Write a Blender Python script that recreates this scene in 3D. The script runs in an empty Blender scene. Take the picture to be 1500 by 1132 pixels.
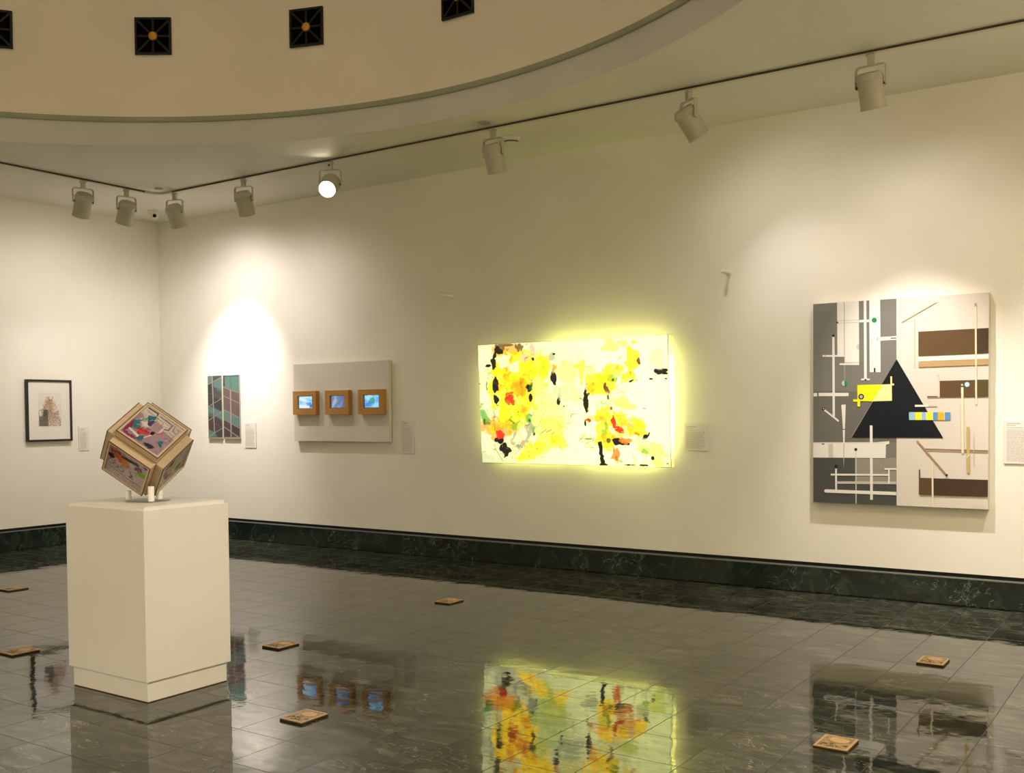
import bpy, bmesh, math, random
import numpy as np
from mathutils import Vector, Matrix
GEOM_SHAPES = [["cream",[[-0.0,1.0],[1.0,1.0],[1.0,0.0],[-0.0,0.0]]],
["grey",[[-0.0,1.0],[0.4969,0.9999],[0.4998,0.0004],[-0.0,0.0]]],
["grey_mid",[[0.0004,0.5601],[0.4982,0.5521],[0.4991,0.3071],[0.0004,0.3048]]],
["grey_dark",[[0.0001,0.2259],[0.2597,0.2287],[0.2613,-0.0001],[-0.0,0.0]]],
["grey_light",[[0.2597,0.2287],[0.4991,0.2313],[0.4998,0.1144],[0.2606,0.1094]]],
["grey_dark",[[0.2607,0.095],[0.4998,0.1003],[0.5002,0.0005],[0.2613,-0.0001]]],
["white",[[0.1473,0.9996],[0.278,0.9999],[0.2803,0.6894],[0.1924,0.6917],[0.1921,0.7336],[0.149,0.735]]],
["taupe",[[0.1883,1.0002],[0.1909,0.6123],[0.1949,0.6122],[0.1923,1.0]]],
["white",[[0.307,0.9995],[0.3227,0.9998],[0.3256,0.6128],[0.3098,0.6131]]],
["white",[[0.3397,0.9999],[0.4033,0.9998],[0.4062,0.648],[0.3424,0.6495]]],
["taupe",[[0.148,0.9077],[0.3405,0.9057],[0.3404,0.9073],[0.1479,0.9094]]],
["taupe",[[0.148,0.8967],[0.3405,0.8937],[0.3405,0.8954],[0.1479,0.8983]]],
["white",[[0.28,0.907],[0.3639,0.9065],[0.364,0.8946],[0.2801,0.895]]],
["white",[[0.307,0.9995],[0.3227,0.9998],[0.3256,0.6128],[0.3098,0.6131]]],
["dark_green",[[0.1412,0.9044],[0.1547,0.9038],[0.1547,0.8961],[0.1412,0.8967]]],
["green",[[0.3841,0.9013],[0.3836,0.8981],[0.3821,0.8951],[0.3798,0.8927],[0.3767,0.8908],[0.3731,0.8897],[0.3692,0.8895],[0.3653,0.8901],[0.3617,0.8915],[0.3586,0.8936],[0.3562,0.8963],[0.3547,0.8994],[0.3541,0.9026],[0.3546,0.9058],[0.3561,0.9088],[0.3585,0.9113],[0.3616,0.9131],[0.3652,0.9142],[0.369,0.9144],[0.3729,0.9138],[0.3765,0.9124],[0.3796,0.9103],[0.382,0.9076],[0.3835,0.9045],[0.3841,0.9013]]],
["white",[[0.4048,0.8182],[0.4972,0.82],[0.4974,0.8018],[0.4049,0.8008]]],
["dark",[[0.4642,0.8084],[0.4974,0.8082],[0.4972,0.8125],[0.464,0.8127]]],
["taupe",[[0.3555,0.8124],[0.3556,0.8026],[0.3582,0.8025],[0.3581,0.8123]]],
["taupe",[[0.3854,0.8167],[0.3855,0.8015],[0.3907,0.8014],[0.3906,0.8165]]],
["dark",[[0.367,0.6696],[0.3762,0.6694],[0.3763,0.6487],[0.3672,0.6489]]],
["white",[[0.2927,0.619],[0.3111,0.6186],[0.3112,0.6109],[0.2927,0.6113]]],
["white",[[0.3256,0.6183],[0.3439,0.6179],[0.344,0.6102],[0.3256,0.6106]]],
["dark",[[0.323,0.6129],[0.3228,0.6117],[0.3223,0.6107],[0.3215,0.6098],[0.3204,0.6091],[0.3191,0.6087],[0.3178,0.6086],[0.3164,0.6088],[0.3151,0.6092],[0.314,0.6099],[0.3132,0.6109],[0.3127,0.6119],[0.3125,0.6131],[0.3126,0.6142],[0.3132,0.6152],[0.314,0.6161],[0.3151,0.6168],[0.3163,0.6172],[0.3177,0.6173],[0.3191,0.6172],[0.3203,0.6167],[0.3214,0.616],[0.3223,0.6151],[0.3228,0.614],[0.323,0.6129]]],
["beige_grey",[[0.2797,0.7616],[0.2759,0.7621],[0.2724,0.7634],[0.2692,0.7653],[0.2666,0.7677],[0.2648,0.7706],[0.2639,0.7737],[0.2639,0.7769],[0.2648,0.7799],[0.2665,0.7827],[0.2691,0.785],[0.2722,0.7867],[0.2758,0.7877],[0.2795,0.7879]]],
["white",[[0.0579,0.7422],[0.0743,0.7417],[0.0743,0.7328],[0.0579,0.7333]]],
["white",[[0.077,0.7416],[0.1921,0.7381],[0.1921,0.7292],[0.0771,0.7327]]],
["white",[[0.1628,0.6981],[0.2802,0.6948],[0.2803,0.6861],[0.1628,0.6892]]],
["taupe",[[0.1628,0.6994],[0.2802,0.6984],[0.2802,0.7],[0.1627,0.7011]]],
["white",[[0.118,0.8301],[0.1322,0.8296],[0.1347,0.4334],[0.1205,0.4335]]],
["dark",[[0.1328,0.8362],[0.1326,0.8345],[0.1318,0.8329],[0.1305,0.8316],[0.1288,0.8306],[0.1269,0.83],[0.1248,0.8299],[0.1227,0.8302],[0.1207,0.8309],[0.119,0.832],[0.1177,0.8335],[0.1169,0.8351],[0.1166,0.8368],[0.1169,0.8386],[0.1177,0.8401],[0.1189,0.8415],[0.1206,0.8424],[0.1226,0.843],[0.1247,0.8432],[0.1268,0.8429],[0.1288,0.8421],[0.1304,0.841],[0.1317,0.8396],[0.1326,0.8379],[0.1328,0.8362]]],
["white",[[0.0025,0.5522],[0.0246,0.5518],[0.0247,0.535],[0.0026,0.5353]]],
["white",[[0.0342,0.5528],[0.2174,0.55],[0.2176,0.5334],[0.0343,0.536]]],
["white",[[0.1197,0.5582],[0.1339,0.5579],[0.1341,0.5302],[0.1199,0.5303]]],
["white",[[0.0671,0.4627],[0.1546,0.4065],[0.1612,0.4135],[0.0738,0.4697]]],
["dark",[[0.0732,0.4718],[0.0729,0.4698],[0.0719,0.4679],[0.0704,0.4663],[0.0684,0.4651],[0.0661,0.4643],[0.0636,0.464],[0.0611,0.4643],[0.0588,0.4651],[0.0568,0.4664],[0.0553,0.468],[0.0543,0.4699],[0.054,0.472],[0.0543,0.474],[0.0552,0.4759],[0.0568,0.4775],[0.0587,0.4787],[0.0611,0.4795],[0.0635,0.4797],[0.066,0.4794],[0.0683,0.4786],[0.0703,0.4773],[0.0719,0.4757],[0.0728,0.4738],[0.0732,0.4718]]],
["white",[[0.0684,0.4729],[0.0683,0.4722],[0.0679,0.4716],[0.0674,0.471],[0.0667,0.4705],[0.0658,0.4703],[0.065,0.4702],[0.0641,0.4703],[0.0632,0.4706],[0.0625,0.471],[0.062,0.4716],[0.0616,0.4723],[0.0615,0.473],[0.0616,0.4737],[0.062,0.4744],[0.0625,0.475],[0.0632,0.4754],[0.064,0.4757],[0.0649,0.4758],[0.0658,0.4757],[0.0666,0.4754],[0.0674,0.4749],[0.0679,0.4743],[0.0683,0.4737],[0.0684,0.4729]]],
["grey_light2",[[0.1931,0.5835],[0.1889,0.584],[0.185,0.5853],[0.1815,0.5873],[0.1787,0.59],[0.1767,0.5931],[0.1757,0.5965],[0.1757,0.5999],[0.1766,0.6033],[0.1786,0.6063],[0.1814,0.6089],[0.1848,0.6108],[0.1887,0.6119],[0.1929,0.6122]]],
["green",[[0.1929,0.6122],[0.1971,0.6117],[0.201,0.6104],[0.2045,0.6084],[0.2073,0.6057],[0.2093,0.6026],[0.2103,0.5993],[0.2103,0.5958],[0.2093,0.5925],[0.2074,0.5894],[0.2046,0.5869],[0.2012,0.585],[0.1973,0.5838],[0.1931,0.5835]]],
["white",[[0.1736,0.4908],[0.2004,0.4928],[0.1959,0.3711],[0.1838,0.3711]]],
["white",[[0.1825,0.3666],[0.1959,0.3666],[0.1937,0.2912],[0.1857,0.2912]]],
["white",[[0.0004,0.3025],[0.3842,0.3065],[0.458,0.3123],[0.4581,0.2993],[0.4388,0.2948],[0.4367,0.2296],[0.0006,0.2259]]],
["beige_grey",[[0.0948,0.2963],[0.1234,0.2964],[0.1238,0.2272],[0.0952,0.2269]]],
["taupe",[[-0.0002,0.2973],[0.4362,0.3018],[0.4361,0.3031],[-0.0003,0.2987]]],
["dark",[[0.0536,0.2927],[0.0701,0.2928],[0.0701,0.2973],[0.0536,0.2972]]],
["grey_light2",[[0.1856,0.2967],[0.1937,0.2968],[0.1914,0.2357],[0.1891,0.1746],[0.186,0.2357]]],
["cream",[[0.2568,0.2629],[0.2661,0.263],[0.2664,0.2255],[0.2571,0.2254]]],
["grey_light2",[[0.2577,0.2254],[0.2657,0.2255],[0.2673,0.0],[0.2593,-0.0002]]],
["dark_green",[[0.2707,0.2696],[0.2704,0.2676],[0.2695,0.2658],[0.268,0.2642],[0.2661,0.2629],[0.2639,0.2621],[0.2615,0.2619],[0.2591,0.2621],[0.2568,0.2628],[0.2549,0.2641],[0.2534,0.2656],[0.2524,0.2675],[0.2521,0.2695],[0.2524,0.2715],[0.2533,0.2734],[0.2548,0.275],[0.2567,0.2762],[0.259,0.277],[0.2614,0.2773],[0.2638,0.2771],[0.266,0.2763],[0.268,0.2751],[0.2694,0.2735],[0.2704,0.2716],[0.2707,0.2696]]],
["white",[[0.3444,0.3852],[0.3601,0.3873],[0.3629,0.0237],[0.3472,0.0233]]],
["dark",[[0.1526,0.1841],[0.1522,0.1818],[0.1512,0.1796],[0.1495,0.1777],[0.1472,0.1763],[0.1446,0.1754],[0.1418,0.175],[0.139,0.1753],[0.1364,0.1761],[0.1341,0.1775],[0.1324,0.1793],[0.1313,0.1815],[0.1309,0.1838],[0.1312,0.1861],[0.1323,0.1883],[0.134,0.1901],[0.1363,0.1916],[0.1389,0.1925],[0.1417,0.1929],[0.1445,0.1926],[0.1471,0.1917],[0.1494,0.1904],[0.1511,0.1885],[0.1522,0.1864],[0.1526,0.1841]]],
["white",[[0.1364,0.1727],[0.1473,0.1729],[0.148,0.0624],[0.1371,0.0621]]],
["white",[[0.1093,0.1465],[0.4567,0.1526],[0.4568,0.1439],[0.1094,0.1376]]],
["grey_light2",[[0.1463,0.1093],[0.4982,0.1165],[0.4983,0.1046],[0.1464,0.097]]],
["white",[[0.0783,0.0674],[0.4986,0.0666],[0.4987,0.0503],[0.0784,0.0506]]],
["white",[[0.09,0.0593],[0.0897,0.0571],[0.0887,0.0551],[0.0871,0.0533],[0.085,0.0519],[0.0825,0.051],[0.0798,0.0506],[0.0772,0.0509],[0.0747,0.0516],[0.0725,0.0529],[0.0709,0.0546],[0.0698,0.0566],[0.0695,0.0588],[0.0698,0.061],[0.0708,0.063],[0.0725,0.0648],[0.0746,0.0662],[0.0771,0.0671],[0.0797,0.0675],[0.0824,0.0673],[0.0849,0.0665],[0.087,0.0652],[0.0886,0.0635],[0.0897,0.0615],[0.09,0.0593]]],
["white",[[0.4307,0.1805],[0.5002,0.1816],[0.5002,0.174],[0.4307,0.1729]]],
["white",[[0.4514,0.1808],[0.4604,0.181],[0.461,0.1059],[0.452,0.1058]]],
["white",[[0.3444,0.3852],[0.3601,0.3852],[0.3629,0.0237],[0.3472,0.0233]]],
["black_blue",[[0.4994,0.7082],[0.7601,0.3294],[0.2283,0.329]]],
["brown_grey",[[0.2283,0.329],[0.2377,0.3291],[0.3644,0.5074],[0.3591,0.5096]]],
["white",[[0.3444,0.3885],[0.3601,0.3884],[0.3608,0.2922],[0.3451,0.2921]]],
["yellow",[[0.2704,0.5876],[0.4196,0.5881],[0.3592,0.5064],[0.271,0.5096]]],
["pale_yellow",[[0.4196,0.5881],[0.4724,0.5882],[0.473,0.5082],[0.3592,0.5064]]],
["pale_yellow",[[0.4637,0.6261],[0.4733,0.6259],[0.4737,0.5849],[0.4641,0.5851]]],
["pale_yellow",[[0.4711,0.5914],[0.4851,0.5912],[0.4852,0.5825],[0.4711,0.5828]]],
["yellow",[[0.2457,0.5176],[0.2842,0.5171],[0.2842,0.5062],[0.2458,0.5066]]],
["yellow",[[0.271,0.5118],[0.2869,0.5116],[0.2871,0.482],[0.2712,0.4821]]],
["dark",[[0.3105,0.5299],[0.3099,0.5263],[0.3082,0.5228],[0.3055,0.5199],[0.302,0.5177],[0.2979,0.5163],[0.2934,0.5159],[0.289,0.5165],[0.2848,0.5179],[0.2812,0.5202],[0.2785,0.5232],[0.2767,0.5267],[0.2761,0.5304],[0.2767,0.5341],[0.2784,0.5375],[0.2811,0.5404],[0.2846,0.5426],[0.2888,0.544],[0.2932,0.5444],[0.2977,0.5439],[0.3018,0.5424],[0.3054,0.5401],[0.3081,0.5371],[0.3099,0.5336],[0.3105,0.5299]]],
["lilac",[[0.3032,0.53],[0.3029,0.5279],[0.3019,0.5259],[0.3004,0.5243],[0.2983,0.523],[0.2959,0.5222],[0.2934,0.5219],[0.2908,0.5223],[0.2884,0.5231],[0.2864,0.5244],[0.2848,0.5262],[0.2838,0.5282],[0.2834,0.5303],[0.2837,0.5324],[0.2847,0.5344],[0.2863,0.5361],[0.2883,0.5374],[0.2907,0.5382],[0.2933,0.5384],[0.2958,0.5381],[0.2982,0.5372],[0.3003,0.5359],[0.3019,0.5342],[0.3029,0.5322],[0.3032,0.53]]],
["white",[[0.6038,0.4874],[0.6774,0.4866],[0.6775,0.4771],[0.6039,0.4778]]],
["beige_grey",[[0.6774,0.4856],[0.7255,0.4851],[0.7256,0.4776],[0.6774,0.4781]]],
["sky",[[0.5702,0.4524],[0.6054,0.4521],[0.6057,0.4147],[0.5705,0.4148]]],
["yellow",[[0.6054,0.4521],[0.6404,0.4518],[0.6408,0.4145],[0.6057,0.4147]]],
["sky",[[0.6404,0.4518],[0.6678,0.4516],[0.6681,0.4144],[0.6408,0.4145]]],
["yellow",[[0.6678,0.4516],[0.7,0.4514],[0.7003,0.4142],[0.6681,0.4144]]],
["blue",[[0.7037,0.4513],[0.7307,0.4511],[0.7311,0.4141],[0.704,0.4142]]],
["orange",[[0.7307,0.4511],[0.7626,0.4509],[0.7629,0.414],[0.7311,0.4141]]],
["blue",[[0.7687,0.4509],[0.7991,0.4506],[0.7995,0.4138],[0.7691,0.4139]]],
["white",[[0.6367,0.4519],[0.6417,0.4518],[0.642,0.4145],[0.637,0.4145]]],
["white",[[0.6653,0.4516],[0.6703,0.4516],[0.6706,0.4144],[0.6657,0.4144]]],
["white",[[0.6993,0.4514],[0.7043,0.4513],[0.7046,0.4142],[0.6997,0.4142]]],
["white",[[0.7638,0.4509],[0.7687,0.4509],[0.7691,0.4139],[0.7642,0.4139]]],
["beige",[[0.5287,0.8839],[0.7234,0.9701],[0.7203,0.9748],[0.5255,0.8887]]],
["beige",[[0.5974,0.913],[0.5997,0.6658],[0.6047,0.6657],[0.6024,0.9128]]],
["brown",[[0.6218,0.8354],[1.0008,0.8367],[1.0015,0.7214],[0.6229,0.7206]]],
["brown_dark",[[0.9385,0.8362],[1.0008,0.8367],[1.0015,0.7214],[0.9398,0.7213]]],
["white",[[0.623,0.7153],[1.001,0.7173],[1.0012,0.6957],[0.6232,0.694]]],
["tan",[[0.6232,0.6929],[1.0012,0.6947],[1.0016,0.6679],[0.6234,0.6663]]],
["brown",[[0.7403,0.5989],[1.0012,0.5998],[1.0009,0.5214],[0.7411,0.5219]]],
["olive",[[0.9412,0.6001],[1.0012,0.5998],[1.0009,0.5214],[0.9421,0.5212]]],
["cream_line",[[0.9267,0.9411],[0.9362,0.9406],[0.9413,0.4869],[0.9318,0.487]]],
["taupe",[[0.9372,0.9488],[0.9371,0.9475],[0.9365,0.9463],[0.9355,0.9453],[0.9343,0.9445],[0.9329,0.9441],[0.9314,0.944],[0.9299,0.9442],[0.9284,0.9448],[0.9272,0.9457],[0.9262,0.9468],[0.9256,0.9481],[0.9254,0.9494],[0.9256,0.9508],[0.9262,0.952],[0.9271,0.953],[0.9283,0.9537],[0.9297,0.9542],[0.9313,0.9543],[0.9328,0.954],[0.9342,0.9534],[0.9355,0.9526],[0.9364,0.9514],[0.937,0.9502],[0.9372,0.9488]]],
["taupe",[[0.9232,0.9402],[0.9397,0.9394],[0.9397,0.9415],[0.9231,0.9423]]],
["peach",[[0.7315,0.6202],[0.7401,0.62],[0.7411,0.5219],[0.7325,0.522]]],
["taupe",[[0.7364,0.6233],[0.7362,0.6225],[0.7359,0.6217],[0.7353,0.6211],[0.7345,0.6206],[0.7337,0.6203],[0.7327,0.6202],[0.7318,0.6203],[0.7309,0.6207],[0.7301,0.6212],[0.7295,0.6219],[0.7291,0.6226],[0.729,0.6235],[0.7291,0.6243],[0.7295,0.625],[0.7301,0.6257],[0.7308,0.6262],[0.7317,0.6265],[0.7326,0.6265],[0.7336,0.6264],[0.7345,0.6261],[0.7353,0.6256],[0.7358,0.6249],[0.7362,0.6241],[0.7364,0.6233]]],
["brown",[[0.672,0.5281],[0.73,0.5273],[0.73,0.521],[0.6721,0.5217]]],
["cream_line",[[0.8558,0.5673],[0.869,0.5671],[0.8723,0.2616],[0.8591,0.2615]]],
["sky_pale",[[0.9011,0.579],[0.9007,0.5761],[0.8994,0.5733],[0.8973,0.571],[0.8946,0.5692],[0.8915,0.5681],[0.8881,0.5678],[0.8847,0.5683],[0.8815,0.5695],[0.8788,0.5713],[0.8766,0.5738],[0.8753,0.5765],[0.8748,0.5795],[0.8752,0.5825],[0.8765,0.5852],[0.8786,0.5876],[0.8813,0.5893],[0.8844,0.5904],[0.8878,0.5907],[0.8912,0.5903],[0.8944,0.5891],[0.8972,0.5872],[0.8993,0.5848],[0.9006,0.582],[0.9011,0.579]]],
["cream",[[0.8671,0.5776],[0.8669,0.5764],[0.8664,0.5752],[0.8655,0.5743],[0.8644,0.5736],[0.8631,0.5731],[0.8617,0.573],[0.8603,0.5732],[0.859,0.5737],[0.8579,0.5744],[0.857,0.5754],[0.8565,0.5766],[0.8563,0.5778],[0.8564,0.579],[0.857,0.5801],[0.8578,0.5811],[0.8589,0.5818],[0.8602,0.5823],[0.8616,0.5824],[0.863,0.5822],[0.8643,0.5817],[0.8654,0.5809],[0.8663,0.5799],[0.8669,0.5788],[0.8671,0.5776]]],
["brown_line",[[0.662,0.279],[1.0003,0.2742],[1.0004,0.2659],[0.6621,0.2716]]],
["cream_line",[[0.8588,0.2899],[0.872,0.2899],[0.8723,0.2585],[0.8591,0.2584]]],
["tan_dark",[[0.6134,0.3127],[0.7771,0.1516],[0.7835,0.1565],[0.62,0.3176]]],
["dark",[[0.787,0.1542],[0.7868,0.1527],[0.7861,0.1513],[0.7851,0.15],[0.7837,0.1491],[0.7821,0.1485],[0.7803,0.1482],[0.7786,0.1484],[0.777,0.149],[0.7756,0.1499],[0.7745,0.151],[0.7738,0.1524],[0.7736,0.1539],[0.7738,0.1554],[0.7744,0.1569],[0.7755,0.1581],[0.7769,0.159],[0.7785,0.1596],[0.7802,0.1599],[0.782,0.1597],[0.7836,0.1592],[0.785,0.1583],[0.786,0.1571],[0.7867,0.1557],[0.787,0.1542]]],
["gold",[[0.8866,0.3821],[0.9021,0.382],[0.9045,0.1667],[0.8889,0.1665]]],
["cream",[[0.8908,0.2377],[0.9073,0.2535],[0.902,0.2578],[0.8855,0.2419]]],
["beige",[[0.9236,0.3476],[0.9241,0.2016],[0.927,0.2016],[0.9266,0.3476]]],
["brown",[[0.6296,0.1385],[0.7006,0.1382],[0.7001,0.0577],[0.6304,0.0581]]],
["brown_dark",[[0.708,0.1379],[1.0007,0.1372],[1.0005,0.0593],[0.7088,0.0569]]],
["cream_line",[[0.6973,0.2197],[0.7072,0.2198],[0.7094,-0.0007],[0.6995,-0.001]]],
["brown",[[0.6268,0.1781],[0.6343,0.1782],[0.6354,0.0582],[0.6279,0.058]]],
["beige",[[0.9053,0.014],[0.9148,0.0175],[0.9141,0.019],[0.9046,0.0156]]],
["beige",[[0.9142,0.0175],[0.9237,0.0146],[0.9244,0.0162],[0.9148,0.019]]],
["beige",[[0.9244,0.0146],[0.9339,0.018],[0.9332,0.0196],[0.9237,0.0162]]],
["beige",[[0.9332,0.018],[0.9428,0.0152],[0.9434,0.0168],[0.9339,0.0196]]],
["beige",[[0.9434,0.0152],[0.9529,0.0186],[0.9522,0.0202],[0.9427,0.0167]]],
["beige",[[0.9522,0.0186],[0.9617,0.0158],[0.9624,0.0173],[0.9529,0.0202]]],
["beige",[[0.9624,0.0158],[0.9718,0.0192],[0.9711,0.0207],[0.9617,0.0173]]],
["beige",[[0.9711,0.0192],[0.9806,0.0163],[0.9813,0.0179],[0.9718,0.0207]]],
["beige",[[0.9813,0.0163],[0.9907,0.0197],[0.99,0.0213],[0.9806,0.0179]]]]
DIPTYCH = [[["slate",[[0.0,1.0],[1.0,1.0],[1.0,0.0],[-0.0,0.0]]],["teal",[[0.0,1.0],[0.3348,1.0005],[0.3258,0.9016],[-0.0009,0.8724]]],["teal_dark",[[-0.0009,0.8724],[0.3865,0.908],[0.3932,0.8538],[-0.0035,0.8266]]],["teal",[[0.4172,0.9146],[0.9956,0.9724],[0.9983,0.7706],[0.4382,0.8268]]],["teal_dark",[[0.674,0.8121],[0.9983,0.7706],[0.9976,0.7313],[0.6394,0.7725]]],["slate_dark",[[0.0042,0.8561],[0.2994,0.8746],[0.3073,0.5675],[-0.0089,0.5184]]],["slate_dark",[[0.4193,0.6435],[0.9805,0.6282],[0.9778,0.4409],[0.4337,0.5044]]],["teal",[[-0.0082,0.531],[0.4037,0.4921],[0.9757,0.4287],[0.9868,0.2967],[0.3936,0.3939],[-0.0138,0.4317]]],["teal_dark",[[-0.0023,0.4317],[0.3936,0.3939],[0.3999,0.3456],[-0.0058,0.3707]]],["brown_dk",[[-0.0058,0.3707],[0.3986,0.3337],[0.4455,0.1007],[-0.0014,0.1582]]],["brown_dk",[[0.4168,0.3456],[0.9848,0.2849],[0.9866,0.1686],[0.4316,0.1235]]],["teal",[[-0.0014,0.1582],[0.4455,0.1007],[0.6285,0.0388],[0.0019,0.0312]]],["slate_dark",[[0.5549,0.1006],[0.9955,0.1571],[0.9948,0.031],[0.6816,0.031]]],["mull",[[0.0045,0.8575],[1.0189,0.9668],[0.9962,0.978],[-0.0194,0.8685]]],["mull",[[0.004,0.5073],[1.0007,0.6334],[0.9753,0.6433],[-0.0224,0.517]]],["mull",[[0.0148,0.2883],[1.0004,0.4241],[0.9737,0.4333],[-0.0129,0.2972]]],["mull",[[0.0102,0.027],[0.989,0.1644],[0.9623,0.1729],[-0.0173,0.0353]]],["mull",[[0.2953,1.0003],[0.4087,0.0891],[0.4798,0.0897],[0.3742,1.0006]]],["mull_thin",[[0.0025,0.7206],[0.3094,0.7191],[0.3098,0.7243],[0.0028,0.7259]]],["mull_thin",[[0.4203,0.7058],[0.9711,0.6387],[0.9826,0.6432],[0.4316,0.7104]]],["mull_thin",[[0.1506,0.296],[0.9144,0.1778],[0.9311,0.1825],[0.1674,0.3008]]],["edge",[[-0.0037,0.0289],[1.0002,0.031],[1.0,0.0],[-0.0,0.0]]]],[["mauve",[[0.0,1.0],[1.0,1.0],[1.0,0.0],[0.0,0.0]]],["teal",[[0.0,1.0],[1.0,1.0],[0.9996,0.7256],[-0.0,0.819]]],["teal_dark",[[0.0,1.0],[1.0,1.0],[0.9977,0.9684],[-0.004,0.975]]],["slate_dark",[[0.0,1.0],[0.0858,0.9994],[0.1082,0.8301],[0.0009,0.8249]]],["mauve",[[-0.0028,0.8015],[0.9986,0.7114],[0.9882,0.35],[0.0054,0.4753]]],["teal",[[0.005,0.4728],[0.9971,0.3349],[0.9964,0.1749],[0.0075,0.3244]]],["brown_dk",[[0.0097,0.3053],[0.9955,0.162],[0.9972,0.0346],[-0.0,0.0348]]],["teal_dark",[[0.423,0.9945],[0.4713,0.7985],[0.5098,0.7991],[0.4609,0.995]]],["teal_dark",[[0.0302,0.9721],[0.9981,0.8916],[1.0057,0.897],[0.0382,0.9774]]],["teal_dark",[[0.4559,0.4115],[0.4623,0.2466],[0.4927,0.2468],[0.4858,0.4117]]],["teal_dark",[[0.4849,0.2821],[1.0095,0.3192],[1.003,0.3252],[0.4786,0.2882]]],["mull",[[-0.0083,0.8088],[0.9922,0.7141],[1.006,0.7229],[0.0064,0.8175]]],["mull",[[-0.0233,0.6775],[0.9818,0.5524],[1.0037,0.5633],[-0.0003,0.6882]]],["mull",[[-0.007,0.4604],[0.9867,0.3298],[1.0076,0.3399],[0.0148,0.4703]]],["mull",[[0.0002,0.3072],[0.9858,0.1639],[1.006,0.173],[0.0212,0.3161]]],["mull",[[-0.0018,0.1903],[0.9002,0.0252],[0.9301,0.0361],[0.029,0.201]]],["mull",[[0.4267,0.7696],[0.4154,0.0345],[0.4926,0.035],[0.4992,0.7696]]],["edge",[[-0.0004,0.0322],[0.9972,0.0346],[1.0,0.0],[0.0,0.0]]]]]
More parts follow.
